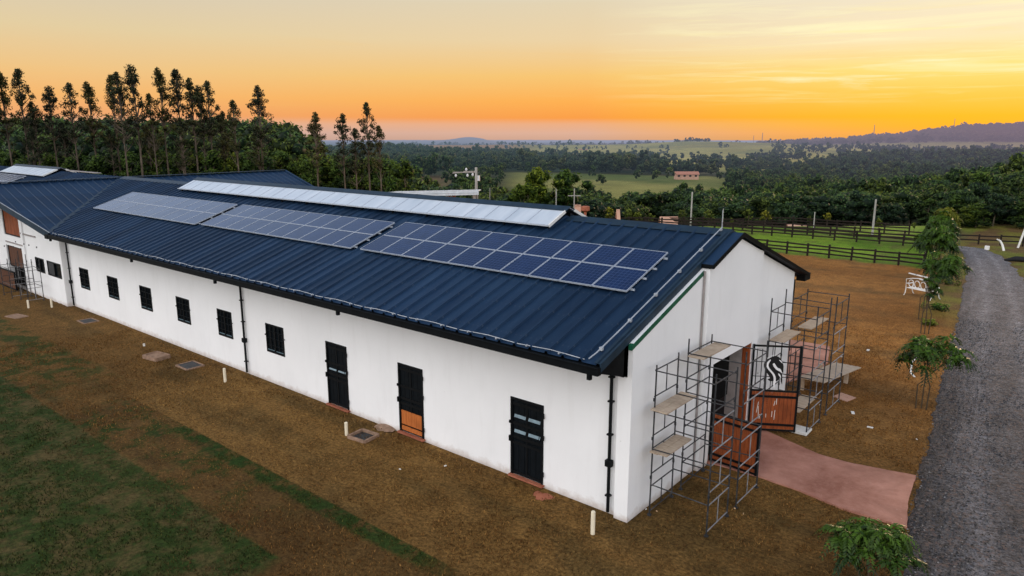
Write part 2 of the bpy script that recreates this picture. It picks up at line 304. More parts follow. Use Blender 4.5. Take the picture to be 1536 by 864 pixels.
# ------------------------------------------------------------------ mesh builder
ORG = {}
class MB:
    def __init__(s): s.v = []; s.f = []; s.mi = []; s.k = 0
    def mat(s, k): s.k = k; return s
    def add(s, vs, fs):
        b = len(s.v); s.v += [tuple(p) for p in vs]; s.f += [tuple(b+i for i in f) for f in fs]; s.mi += [s.k]*len(fs); return s
    def box(s, x0, x1, y0, y1, z0, z1):
        if x0 > x1: x0, x1 = x1, x0
        if y0 > y1: y0, y1 = y1, y0
        if z0 > z1: z0, z1 = z1, z0
        return s.add([(x0, y0, z0), (x1, y0, z0), (x1, y1, z0), (x0, y1, z0), (x0, y0, z1), (x1, y0, z1), (x1, y1, z1), (x0, y1, z1)],
              [(0, 3, 2, 1), (4, 5, 6, 7), (0, 1, 5, 4), (1, 2, 6, 5), (2, 3, 7, 6), (3, 0, 4, 7)])
    def bar(s, p, q, w, h, up=(0, 0, 1)):             # rectangular bar between two points
        p = Vector(p); q = Vector(q); d = (q-p).normalized(); up = Vector(up)
        if abs(d.dot(up)) > .98: up = Vector((1, 0, 0))
        a = d.cross(up).normalized()*w/2; b = a.cross(d).normalized()*h/2
        vs = [p-a-b, p+a-b, p+a+b, p-a+b, q-a-b, q+a-b, q+a+b, q-a+b]
        return s.add(vs, [(0, 1, 2, 3), (7, 6, 5, 4), (0, 4, 5, 1), (1, 5, 6, 2), (2, 6, 7, 3), (3, 7, 4, 0)])
    def tube(s, pts, rad, n=6):
        pts = [Vector(p) for p in pts]; rad = rad if isinstance(rad, (list, tuple)) else [rad]*len(pts)
        vs = []; fs = []
        for i, p in enumerate(pts):
            d = (pts[min(i+1, len(pts)-1)]-pts[max(i-1, 0)]).normalized(); u = Vector((0, 0, 1)) if abs(d.z) < .95 else Vector((1, 0, 0))
            a = d.cross(u).normalized(); b = a.cross(d).normalized()
            for k in range(n): t = 2*math.pi*k/n; vs.append(p+(a*math.cos(t)+b*math.sin(t))*rad[i])
        for i in range(len(pts)-1):
            for k in range(n): fs.append((i*n+k, i*n+(k+1) % n, (i+1)*n+(k+1) % n, (i+1)*n+k))
        fs.append(tuple(range(n))[::-1]); fs.append(tuple(range((len(pts)-1)*n, len(pts)*n)))
        return s.add(vs, fs)
    def prism(s, poly, axis, a, b):                   # polygon extruded along an axis
        n = len(poly)
        def P(u, w, t): return (t, u, w) if axis == 0 else ((u, t, w) if axis == 1 else (u, w, t))
        vs = [P(u, w, a) for u, w in poly]+[P(u, w, b) for u, w in poly]
        return s.add(vs, [tuple(range(n))[::-1], tuple(range(n, 2*n))]+[(i, (i+1) % n, n+(i+1) % n, n+i) for i in range(n)])
    def slab(s, quad, th):                            # thin slab under a 3D polygon
        q = [Vector(p) for p in quad]; n = (q[1]-q[0]).cross(q[2]-q[0]).normalized()
        if n.z < 0: n = -n
        k = len(q); vs = q+[p-n*th for p in q]
        return s.add(vs, [tuple(range(k)), tuple(range(k, 2*k))[::-1]]+[(i, k+i, k+(i+1) % k, (i+1) % k) for i in range(k)])
    def build_pieces(s, name, mats, parent, **kw):     # every separate piece becomes an object of its own
        par = list(range(len(s.v)))
        def fd(a):
            while par[a] != a: par[a] = par[par[a]]; a = par[a]
            return a
        for f in s.f:
            for i in f[1:]: par[fd(i)] = fd(f[0])
        gr = {}
        for f in s.f: gr.setdefault(fd(f[0]), []).append(f)
        last = None
        for fs in gr.values():
            m = MB(); ids = sorted({i for f in fs for i in f}); mp = {a: b for b, a in enumerate(ids)}
            m.add([s.v[i] for i in ids], [tuple(mp[i] for i in f) for f in fs]); last = m.build(name, mats, parent, **kw)
        return last
    def build(s, name, mats, parent=None, loc=None, bevel=0, smooth=False, col=None):
        o0 = Vector(loc) if loc is not None else (ORG[parent.name] if parent else Vector((0, 0, 0)))
        me = bpy.data.meshes.new(name); me.from_pydata([(x-o0.x, y-o0.y, z-o0.z) for x, y, z in s.v], [], s.f)
        for m in (mats if isinstance(mats, (list, tuple)) else [mats]): me.materials.append(M[m])
        me.polygons.foreach_set('material_index', s.mi)
        me.update(); 
        import bmesh
        bm = bmesh.new(); bm.from_mesh(me); bmesh.ops.recalc_face_normals(bm, faces=bm.faces); bm.to_mesh(me); bm.free()
        if smooth: me.polygons.foreach_set('use_smooth', [True]*len(me.polygons))
        o = bpy.data.objects.new(name, me); COL.objects.link(o); ORG[o.name] = o0
        if parent: o.parent = parent; o.location = o0-ORG[parent.name]
        else: o.location = o0
        if bevel:
            b = o.modifiers.new('bevel', 'BEVEL'); b.width = bevel; b.segments = 2; b.limit_method = 'ANGLE'
        return o
def tag(o, label, cat, group=None):
    o['label'] = label; o['category'] = cat
    if group: o['group'] = group
    return o
def thing(name, label, cat, loc=(0, 0, 0), group=None):
    o = bpy.data.objects.new(name, None); o.empty_display_size = .2; COL.objects.link(o); o.location = loc; ORG[o.name] = Vector(loc)
    return tag(o, label, cat, group)
def copy_tree(root, loc, rotz=0, sc=1.0, label=None, group=None, scz=None):
    r = root.copy(); COL.objects.link(r); r.location = loc; r.rotation_euler = (0, 0, rotz); r.scale = (sc, sc, scz or sc)
    if label: r['label'] = label
    if group: r['group'] = group
    for ch in KIDS[root.name]:
        c = ch.copy(); COL.objects.link(c); c.parent = r
    return r
KIDS = {}
def struct(o): o['kind'] = 'structure'; return o

# ------------------------------------------------------------------ the stable
YE, ZE, YR, ZR = -1.415, 4.472, 5.711, 6.855
SL = (ZR-ZE)/(YR-YE)
YE2 = 2*YR-YE
def rz(y): return ZR-SL*abs(y-YR)
XR = -.12                                           # right rake edge of the sheets
XV = -35.0; XRC = -42.7                              # valley foot and cross ridge
stable = thing('stable_building', 'long white single storey stable under a navy standing seam metal roof', 'stable')

def wall_boxes(mb, x0, x1, y0, y1, z0, z1, holes):
    xs = sorted({x0, x1, *[h[0] for h in holes], *[h[1] for h in holes]})
    for a, b in zip(xs, xs[1:]):
        hs = sorted([(h[2], h[3]) for h in holes if h[0] <= a+1e-6 and h[1] >= b-1e-6]); z = z0
        for u, w in hs:
            if u > z+1e-6: mb.box(a, b, y0, y1, z, u)
            z = w
        if z < z1: mb.box(a, b, y0, y1, z, z1)
DOORS = [(-12.69, -11.49), (-8.79, -7.62), (-3.97, -2.79)]
WINS = [(-35.45, -34.2), (-31.7, -30.42), (-27.85, -26.62), (-24.07, -22.83), (-20.37, -19.2), (-16.62, -15.38)]
WZ0, WZ1, DH = 1.23, 2.40, 2.40
holes = [(a, b, 0.0, DH) for a, b in DOORS]+[(a, b, WZ0, WZ1) for a, b in WINS]
mb = MB(); wall_boxes(mb, -36.9, -.4, 0, .22, -.3, 4.86, holes)
mb.build('front_wall', 'white_render', stable)
MB().box(-50, -.4, 2*YR-.22, 2*YR, -.3, 4.86).build('rear_wall', 'white_render', stable)
# gable end: wing walls either side of the projecting bay
def gtop(y): return rz(y)-.16
BY0, BY1 = 3.70, 7.73; BX = .16; OZ = 3.11; OY0, OY1 = 4.32, 7.28
mb = MB()
mb.prism([(-.12, -.3), (BY0, -.3), (BY0, gtop(BY0)), (-.12, gtop(-.12))], 0, -.4, 0)
mb.prism([(BY1, -.3), (2*YR, -.3), (2*YR, gtop(2*YR)), (BY1, gtop(BY1))], 0, -.4, 0)
mb.prism([(BY0, -.3), (OY0, -.3), (OY0, gtop(OY0)), (BY0, gtop(BY0)+.02)], 0, -.4, BX)
mb.prism([(OY1, -.3), (BY1, -.3), (BY1, gtop(BY1)+.02), (OY1, gtop(OY1))], 0, -.4, BX)
mb.prism([(OY0, OZ), (OY1, OZ), (OY1, gtop(OY1)), (YR, gtop(YR)), (OY0, gtop(OY0))], 0, -.4, BX)
mb.build('gable_wall', 'white_render', stable)
# interior seen through the big opening
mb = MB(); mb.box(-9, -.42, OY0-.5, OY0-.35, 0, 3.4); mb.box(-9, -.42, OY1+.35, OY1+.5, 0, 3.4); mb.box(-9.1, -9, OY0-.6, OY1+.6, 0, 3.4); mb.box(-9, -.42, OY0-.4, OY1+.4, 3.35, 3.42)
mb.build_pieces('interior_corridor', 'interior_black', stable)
MB().box(-1.6, -.10, OY1-.13, OY1+.3, 0, OZ-.01).build('interior_pier', 'interior_grey', stable)
MB().box(-.095, BX-.03, OY1-.13, OY1-.005, 0, OZ-.01).build('door_jamb', 'orange_timber', stable)
MB().box(-14, .1, OY0, OY1, .0, .035).build('interior_floor', 'pink_concrete', stable)

# roof sheets with trapezoid ribs
def ribbed(mb, x0, x1, yA, zA, yB, zB, pitch=.5025, clip=None, h=.062, off=.0):
    """sheet running from eave (yA,zA) to ridge (yB,zB); ribs along the slope. clip(x) gives (y start) for valleys"""
    xs = []; x = x1
    while x > x0+.01:
        nx = max(x-pitch, x0)
        xs += [(x, 0), (x-.03, h), (x-.085, h), (x-.115, 0)] if x-.13 > nx else [(x, 0)]
        x = nx
    xs.append((x0, 0)); n = len(xs); vs = []; fs = []
    for (x, dz) in xs:
        ya, za = (yA, zA); yb, zb = (yB, zB)
        if clip:
            t = clip(x); ya = yA+(yB-yA)*t; za = zA+(zB-zA)*t
        vs += [(x, ya, za+dz+off), (x, yb, zb+dz+off)]
    for i in range(n-1): fs.append((2*i, 2*i+1, 2*i+3, 2*i+2))
    mb.add(vs, fs)
def vclip(x):
    return min(1, max(0, (XV-x)/(XV-XRC)))
mb = MB(); ribbed(mb, XRC, XR, YE, ZE, YR, ZR, clip=vclip)
front = mb.build('roof_front', 'navy_roof_sheet', stable)
mb = MB(); ribbed(mb, XRC, XR, YE2, ZE, YR, ZR)
mb.build('roof_rear', 'navy_roof_sheet', stable)
mb = MB()                                           # underside: dark purlin soffit
mb.slab([(XV+.3, YE+.06, ZE-.05), (XR-.03, YE+.06, ZE-.05), (XR-.03, YR, ZR-.05), (XV+.3, YR, ZR-.05)], .06)
mb.slab([(-50, YE2-.06, ZE-.05), (XR-.03, YE2-.06, ZE-.05), (XR-.03, YR, ZR-.05), (-50, YR, ZR-.05)], .06)
mb.box(XV, -.45, YE+.15, -.001, ZE-.20, ZE-.12)
mb.build_pieces('roof_soffit', 'black_trim', stable)
mb = MB(); s_ = SL                                   # ridge cap (broken by the skylight monitor)
for a, b in ((-42.2, -32.3), (-5.95, XR)):
    mb.prism([(YR-.34, rz(YR-.34)+.05), (YR, ZR+.075), (YR+.34, rz(YR-.34)+.05), (YR+.34, rz(YR-.34)+.035), (YR, ZR+.06), (YR-.34, rz(YR-.34)+.035)], 0, a, b)
mb.build_pieces('ridge_cap', 'navy_trim', stable)
mb = MB()                                           # rake trims
def rake(mb, x0, x1, ya, yb, up, dn):
    mb.prism([(ya, rz(ya)+up), (yb, rz(yb)+up), (yb, rz(yb)-dn), (ya, rz(ya)-dn)], 0, x0, x1)
rake(mb, XR-.16, XR+.03, YE, YR, .062, -.047); rake(mb, XR-.16, XR+.03, YR, YE2, .062, -.047)
rake(mb, XR, XR+.03, YE, YR-.001, .045, .15); rake(mb, XR, XR+.03, YR+.001, YE2, .045, .12)
mb.build_pieces('rake_trim', 'navy_trim', stable)
mb = MB(); rake(mb, XR+.031, BX+.10, BY1+.02, 2*YR+.85, .015, .10); mb.box(-.2, .12, 2*YR+.85, YE2+.06, ZE-.15, ZE+.10); mb.box(-.12, .02, 2*YR+.0, 2*YR+.10, 3.9, 4.5)
mb.build_pieces('rear_barge_board', 'black_trim', stable)
mb = MB(); rake(mb, XR+.031, .012, -.20, BY0-.05, -.165, .30); mb.build('gable_flashing', 'green_flashing', stable)
# projecting bay roof strip
bay = MB(); rake(bay, XR+.032, BX+.10, BY0-.02, YR, -.005, .05); rake(bay, XR+.032, BX+.10, YR, BY1+.02, -.005, .05)
bay.build('bay_roof', 'navy_roof_sheet', stable)
bay = MB(); rake(bay, BX+.10, BX+.125, BY0-.03, YR, .015, .11); rake(bay, BX+.10, BX+.125, YR, BY1+.03, .015, .13); bay.box(XR+.032, BX+.10, BY0-.045, BY0-.021, rz(BY0)-.12, rz(BY0)-.01)
bay.build_pieces('bay_barge_board', 'black_trim', stable)
# gutter, closing box, brackets
mb = MB(); mb.box(XV-.1, XR+.02, YE-.13, YE+.03, ZE-.22, ZE-.03); mb.box(XV-.1, XR+.02, YE-.15, YE-.13, ZE-.05, ZE-.01)
gut = mb.build('eaves_gutter', 'black_trim', stable, bevel=.008)
for x in (-.36, -9.85, -17.45, -24.75, -34.6):
    MB().box(x-.05, x+.05, YE-.12, YE-.02, ZE-.36, ZE-.221).build('gutter_outlet', 'black_trim', gut, bevel=.008)
mb = MB(); mb.prism([(YE+.04, ZE-.20), (-.121, ZE-.62), (-.121, gtop(-.12)), (YE+.04, ZE-.08)], 0, -.16, -.13)
mb.box(-.37, -.13, -.32, -.122, 3.9, 4.75); mb.build_pieces('eaves_closing_box', 'black_trim', stable)
def downpipe(x, y, ztop, parent, joint=1.41):
    mb = MB(); mb.tube([(x, y, 0.03), (x, y, ztop)], .045, 8)
    p = mb.build('downpipe', 'black_metal', parent, smooth=False)
    MB().box(x-.09, x+.09, y-.08, y+.06, joint-.09, joint+.09).build('inspection_box', 'black_metal', p, bevel=.01)
    m = MB()
    for z in (.5, 2.2, 3.1, 3.75): m.box(x-.07, x+.07, y-.06, y+.06, z-.02, z+.02)
    m.build_pieces('clamp', 'black_metal', p)
downpipe(-.60, -.09, 4.3, stable); downpipe(-18.16, -.09, 4.3, stable); downpipe(-36.72, -.09, 4.3, stable)
# narrow pipe and dirt stain at the inside corner of the gable
mb = MB(); mb.tube([(.045, BY0-.08, 0.02), (.045, BY0-.08, rz(BY0)-.2)], .03, 6); mb.build('corner_conduit', 'interior_grey', stable)

# windows
def window(a, b, z0, z1, y=0.0, cols=3, rows=3):
    w = MB(); t = .05; yf = y-.02
    w.box(a, b, yf, y+.07, z1-t, z1); w.box(a, b, yf, y+.07, z0, z0+t); w.box(a, a+t, yf, y+.07, z0+t, z1-t); w.box(b-t, b, yf, y+.07, z0+t, z1-t)
    m = (a+b)/2; w.box(m-.03, m+.03, yf+.005, y+.06, z0+t, z1-t)
    fr = w.build('window', 'black_metal', stable if y >= 0 else cross)
    g = MB()
    for k in range(1, 4): 
        z = z0+(z1-z0)*k/4; g.box(a+t, b-t, yf+.012, y+.04, z-.014, z+.014)
    for x in (a+(b-a)*.27, a+(b-a)*.73): g.box(x-.010, x+.010, yf+.016, y+.036, z0+t, z1-t)
    g.build('glazing_bar', 'door_black', fr)
    p = MB(); p.box(a+t, b-t, y+.045, y+.055, z0+t, z1-t); p.build('pane', 'dark_glass', fr)
    q = MB(); q.box(a+t+.04, m-.07, yf-.004, yf+.02, z0+.10, z0+.125); q.box(m+.07, b-t-.04, yf-.004, yf+.02, z0+.10, z0+.125); q.build_pieces('sill_glint', 'glint_glass', fr)  # pale bars stand in for small highlights low in the window
    l = MB(); l.box(b-.01, b+.10, y-.06, y-.03, z0+(z1-z0)*.60, z0+(z1-z0)*.60+.03); l.box(a-.03, a+.02, y-.05, y-.01, z0+(z1-z0)*.58, z0+(z1-z0)*.58+.05); l.build_pieces('latch', 'black_metal', fr)
    return fr
for k, (a, b) in enumerate(WINS): window(a, b, WZ0, WZ1)
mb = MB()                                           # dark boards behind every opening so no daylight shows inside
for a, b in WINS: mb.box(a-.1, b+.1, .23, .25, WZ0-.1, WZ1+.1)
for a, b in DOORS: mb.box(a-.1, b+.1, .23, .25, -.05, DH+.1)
mb.build_pieces('blackout_board', 'interior_black', stable)
# stable doors
def door(a, b, style):
    t = .07; w = MB(); yf = -.025
    w.box(a, b, yf, .12, DH-t, DH); w.box(a, a+t, yf, .12, .02, DH-t); w.box(b-t, b, yf, .12, .02, DH-t)
    lab = {'plain': 'plain black stable door', 'wood': 'black stable door with an orange timber lower panel', 'slats': 'black stable door with pale blue glass slits'}[style]
    fr = w.build('door', 'black_metal', stable); fr['label'] = lab
    lf = MB(); nb = 5; w_ = (b-a-2*t)/nb; zmid = 1.12
    for z0, z1 in ((.04, zmid-.02), (zmid+.02, DH-t-.01)):
        for k in range(nb):
            if style == 'wood' and z0 < .5: z0_ = .80
            else: z0_ = z0
            lf.box(a+t+k*w_+.006, a+t+(k+1)*w_-.006, .02, .06, z0_, z1)
    lf.box(a+t, b-t, .045, .062, .04, DH-t)
    leaf = lf.build('door_leaf', 'door_black', fr)
    r = MB()
    for z in (.10, 1.02, 1.20, 1.62, DH-t-.12): r.box(a+t, b-t, -.005, .022, z-.045, z+.045)
    m = (a+b)/2; r.box(m-.025, m+.025, -.003, .02, .15, DH-t)
    r.build_pieces('rail', 'black_metal', fr)
    if style == 'wood':
        q = MB(); nb = 4; ww = (b-a-2*t-.06)/nb
        for k in range(nb):
            q.box(a+t+.03+k*ww+.004, a+t+.03+(k+1)*ww-.004, -.012, .018, .30, .78); q.box(a+t+.03+k*ww+.004, a+t+.03+(k+1)*ww-.004, -.012, .018, .09, .24)
        q.build('timber_panel', 'orange_timber_light', fr)
    if style == 'slats':
        q = MB()
        for z in (1.38, 1.84):
            for u0, u1 in ((a+t+.06, m-.05), (m+.05, b-t-.05)):
                q.add([(u0, -.014, z-.035), (u1, -.014, z-.035), (u1, .015, z+.05), (u0, .015, z+.05)], [(0, 1, 2, 3)])
        q.build_pieces('louver', 'glint_glass', fr)
    if style == 'plain':
        q = MB()
        for u0, u1 in ((a+t+.06, m-.05), (m+.05, b-t-.05)): q.add([(u0, -.014, 1.36), (u1, -.014, 1.36), (u1, .012, 1.41), (u0, .012, 1.41)], [(0, 1, 2, 3)])
        q.build_pieces('louver', 'glint_glass', fr)
    hd = MB()
    for z in (.35, 1.45, 2.1): hd.box(b-.02, b+.035, -.06, -.02, z-.07, z+.07)
    hd.build_pieces('hinge', 'black_metal', fr)
    h2 = MB(); h2.box(a-.03, a+.03, -.07, -.02, 1.05, 1.22); h2.box(a-.03, a+.03, -.06, -.02, 1.6, 1.68); h2.tube([(b-.14, -.03, 1.30), (b-.12, -.08, 1.35), (b-.13, -.03, 1.45)], .012, 5)
    h2.build_pieces('handle', 'black_metal', fr)
    MB().box(a-.02, b+.05, -.13, -.001, -.02, .03).build('threshold', 'brick_red', fr)
door(*DOORS[0], 'plain'); door(*DOORS[1], 'wood'); door(*DOORS[2], 'slats')

# big gate leaves on the gable bay
def gate_leaf(P, Q, zb, zt, zwood, emblem, label):
    P = Vector((*P, 0)); Q = Vector((*Q, 0)); L = (Q-P).length; d = (Q-P)/L; n = Vector((-d.y, d.x, 0))
    def pt(u, w, k=0): return P+d*u+Vector((0, 0, w))+n*k
    f = MB(); wd = .055
    f.bar(pt(wd/2, zb), pt(wd/2, zt), wd, .07, n); f.bar(pt(L-wd/2, zb), pt(L-wd/2, zt), wd+.01, .07, n)
    for z in {zb+.04, zwood-.03, zt-.04}: f.bar(pt(wd, z), pt(L-wd, z), .05, .055)
    fr = f.build('gate_leaf', 'black_metal', stable); fr['label'] = label
    r = MB()
    for z in (zb+.24, zwood-.22): r.bar(pt(wd, z, -.035), pt(L-wd, z, -.035), .03, .07)
    r.build_pieces('rail', 'black_metal', fr)
    w = MB(); nb = 11; ww = (L-2*wd)/nb
    for k in range(nb):
        u = wd+(k+.5)*ww; w.bar(pt(u, zb+.08), pt(u, zwood-.07), ww-.008, .035, n)
    w.build('timber_boarding', 'orange_timber', fr)
    if emblem:
        g = MB()
        g.tube([pt(.30, zwood, 0), pt(.30, zt-.15), pt(.14, zt-.15), pt(.14, zwood+.55), pt(.22, zwood+.55)], .014, 4)
        for u in (.62, 1.18, 1.32): g.tube([pt(u, zwood), pt(u, zt-.08)], .011, 4)
        for z in (zwood+.45, zwood+.95): g.tube([pt(wd, z), pt(L-wd, z)], .012, 4)
        g.build_pieces('grille', 'black_metal', fr)
        # black S-shaped animal-head emblem with white inner lines, on both faces of a thin plate
        def mapp(x, y): return (L*x/655.0, 3.02-(y-130)*(1.52/600))
        def plate(poly, k0, k1):
            q = [mapp(*p) for p in poly]; n_ = len(q); m = MB()
            m.add([pt(u, z, k0) for u, z in q]+[pt(u, z, k1) for u, z in q], [tuple(range(n_))[::-1], tuple(range(n_, 2*n_))]+[(i, (i+1) % n_, n_+(i+1) % n_, n_+i) for i in range(n_)]); return m
        def ribbon(path, ws, k0, k1):
            N = 22; arr = np.array(path, float); tt = np.linspace(0, len(path)-1, N); sm = np.stack([np.interp(tt, range(len(path)), arr[:, i]) for i in range(2)], 1)
            for _ in range(2): sm[1:-1] = (sm[:-2]+2*sm[1:-1]+sm[2:])/4
            w_ = np.interp(tt, np.linspace(0, len(path)-1, len(ws)), ws); tg = np.gradient(sm, axis=0); tg /= np.linalg.norm(tg, axis=1)[:, None]; nn = np.stack([-tg[:, 1], tg[:, 0]], 1)
            return plate([tuple(p) for p in sm+nn*w_[:, None]/2]+[tuple(p) for p in (sm-nn*w_[:, None]/2)[::-1]], k0, k1)
        body = [(158, 375), (168, 345), (190, 320), (220, 297), (258, 275), (310, 258), (345, 268), (380, 295), (408, 338), (424, 390), (427, 450), (425, 490), (408, 472), (420, 550), (424, 640), (404, 600), (394, 540), (372, 512), (384, 545), (372, 575), (345, 604), (334, 590), (333, 560), (305, 598), (262, 604), (222, 580), (256, 562), (240, 530), (210, 495), (178, 450), (162, 410)]
        e = plate(body, -.035, -.022).build('emblem', 'emblem_black', fr)
        wl = MB()
        for path, ws in (([(242, 312), (212, 350), (200, 388), (222, 432), (265, 470), (302, 510), (322, 560), (316, 620), (313, 684)], [14, 26, 28, 24, 22, 26, 30, 26, 12]), ([(285, 360), (305, 395), (340, 432), (376, 442), (408, 482)], [26, 34, 30, 34, 6]), ([(362, 492), (380, 515), (400, 548)], [12, 22, 4]), ([(358, 312), (382, 326), (404, 350)], [6, 14, 4]), ([(150, 345), (190, 300), (250, 262), (310, 240)], [3, 9, 9, 3])):
            q = ribbon(path, ws, -.046, -.0355); wl.add(q.v, q.f)
        wl.build('emblem_line', 'emblem_white', e)
        # pale splashes of mortar on the boards
        s = MB(); rg = random.Random(4)
        for _ in range(9):
            u = rg.uniform(.2, .9); z = rg.uniform(zb+.35, zwood-.4); s.bar(pt(u, z, -.022), pt(u+rg.uniform(-.05, .05), z+rg.uniform(.1, .45), -.022), .018, .004, n)
        s.build_pieces('mortar_splash', 'debris_white', fr)
gate_leaf((.20, 7.30), (1.50, 8.08), .09, 3.05, 1.52, True, 'open right gate leaf, timber below and black horse emblem above')
gate_leaf((.19, 4.38), (1.70, 4.24), .09, 1.66, 1.66, False, 'open left gate leaf of orange timber boards')
MB().box(.0, .06, OY0+.01, OY0+1.42, 1.75, OZ-.02).build('upper_shutter', 'interior_black', stable)  # panel coloured black to read as the dark interior
MB().box(-.05, .00, OY0+.01, OY0+1.42, 0.05, 1.75).build('inner_shutter', 'door_black', stable)

# ridge skylight monitor
def monitor(parent, x0, x1, ylow, zlow, zr_):
    def zz(y): return zr_-(zr_-zlow)*abs(y-YR)/(YR-ylow)
    top = MB(); top.prism([(YR-.26, zz(YR-.26)+.03), (YR, zr_+.045), (YR+.26, zz(YR-.26)+.03), (YR+.26, zz(YR-.26)+.012), (YR, zr_+.028), (YR-.26, zz(YR-.26)+.012)], 0, x0-.05, x1+.05)
    t = top.build('ridge_skylight', 'navy_trim', parent)
    for sgn in (-1, 1):
        m = MB(); yl = YR+sgn*(YR-ylow); a = (YR, zr_); b = (yl, zlow)
        m.prism([a, b, (yl, zlow-.02), (YR, zr_-.02)], 0, x0, x1); m.build('polycarbonate_sheet', 'polycarbonate', t)
        s = MB(); x = x1-.02
        while x > x0:
            s.bar((x, YR+sgn*.05, zz(YR-.05)+.008), (x, yl, zlow+.008), .014, .014, (0, 0, 1)); x -= .995
        s.bar((x0, yl, zlow+.004), (x1, yl, zlow+.004), .04, .05); s.build('batten', 'aluminium', t)
    p = MB(); x = x1-.15
    while x > x0:
        for sgn in (-1, 1):
            y = YR+sgn*(YR-ylow-.18); p.bar((x, y, rz(y)), (x, y, zz(y)-.03), .06, .06)
        p.bar((x, ylow+.15, zz(ylow+.15)-.06), (x, YR, zr_-.06), .05, .07, (1, 0, 0)); p.bar((x, 2*YR-ylow-.15, zz(ylow+.15)-.06), (x, YR, zr_-.06), .05, .07, (1, 0, 0))
        x -= 2.0
    p.build('support_frame', 'black_metal', t)
    e = MB()
    for sgn in (-1, 1): e.bar((x1+.01, YR+sgn*.28, zz(YR-.28)+.0), (x1+.01, YR+sgn*(YR-ylow), zlow+.0), .05, .10, (0, 0, 1))
    e.build_pieces('end_rafter', 'white_paint', t)
    d = MB(); d.box(x0+.3, x1-.35, YR-.55, YR+.55, ZR-.3, zr_-.25); d.build('dark_gap', 'interior_black', t)  # solid black block stands for the shaded gap under the sheets
monitor(stable, -32.3, -6.04, 4.5, 6.67, 7.2)

# lightning cable along the eaves and up the rake
mb = MB()
pts = [(x, YE+.07, ZE+.075+.02*math.sin(x*3)) for x in np.arange(-34.6, -.45, .5)]
mb.tube(pts, .012, 5)
mb.tube([(-.5, YE+.10, ZE+.08), (-.44, YE+.35, rz(YE+.35)+.07), (-.42, 0, rz(0)+.08), (-.42, YR, ZR+.12)], .018, 5)
for x in np.arange(-34.5, -.6, 1.005): mb.box(x-.02, x+.02, YE+.04, YE+.10, ZE+.04, ZE+.085)
for y in np.arange(-.9, 5.7, 1.3): mb.box(-.46, -.38, y-.04, y+.04, rz(y)+.03, rz(y)+.11)
mb.tube([(-.44, YR, ZR+.07), (-.44, YR, ZR+.62)], .012, 5)
tag(mb.build('lightning_cable', 'cable_wire', None), 'thin silver lightning conductor running along the eaves and up the rake of the navy roof', 'cable')
# small bolts near the nearest array
# ------------------------------------------------------------------ solar arrays
TILT = math.atan(SL)
def solar_array(x0, x1, y0, y1, label, loc_z=.13):
    A = thing('solar_array', label, 'solar array', ((x0+x1)/2, (y0+y1)/2, rz((y0+y1)/2)+loc_z), 'solar arrays on the stable roof')
    nx = 10; px = (x1-x0)/nx; c = math.cos(TILT); Ls = (y1-y0)/c; py = Ls/2; w, l = px-.018, py-.018
    cell = MB(); cell.box(-w/2+.02, w/2-.02, -l/2+.02, l/2-.02, .0, .030)
    fr = MB(); t = .017
    fr.box(-w/2, w/2, -l/2, -l/2+t, -.01, .038); fr.box(-w/2, w/2, l/2-t, l/2, -.01, .038); fr.box(-w/2, -w/2+t, -l/2+t, l/2-t, -.01, .038); fr.box(w/2-t, w/2, -l/2+t, l/2-t, -.01, .038)
    c0 = cell.build('solar_panel', 'solar_cells', None); f0 = fr.build('panel_frame', 'aluminium', None)
    COL.objects.unlink(c0); COL.objects.unlink(f0)
    for i in range(nx):
        for j in range(2):
            cc = c0.copy(); COL.objects.link(cc); cc.parent = A
            u = -(x1-x0)/2+(i+.5)*px; s = (j-.5)*py
            cc.location = (u, s*c, s*math.sin(TILT)); cc.rotation_euler = (TILT, 0, 0)
            ff = f0.copy(); COL.objects.link(ff); ff.parent = cc
    bpy.data.objects.remove(c0); bpy.data.objects.remove(f0)
    for s in (-Ls/2+.25, -.30, .30, Ls/2-.25):
        m = MB(); yy = (y0+y1)/2+s*c; m.bar((x0-.08, yy, rz(yy)+loc_z-.045), (x1+.10, yy, rz(yy)+loc_z-.045), .045, .05); m.build('mounting_rail', 'aluminium', A)
    m = MB()
    for x in np.arange(x0+.1, x1, 1.5):
        for s in (-Ls/2+.25, Ls/2-.25):
            yy = (y0+y1)/2+s*c; m.box(x-.03, x+.03, yy-.03, yy+.03, rz(yy)+.0, rz(yy)+loc_z-.05)
    m.build('rail_foot', 'galvanised', A)
    return A
solar_array(-12.40, -1.18, 1.50, 3.79, 'deep blue solar array nearest the gable end, its cells clearly visible')
solar_array(-24.0, -12.90, 1.46, 3.68, 'middle solar array of the three on the long front roof slope')
solar_array(-36.2, -24.45, 1.38, 3.66, 'pale sheened solar array farthest from the gable, by the roof valley')

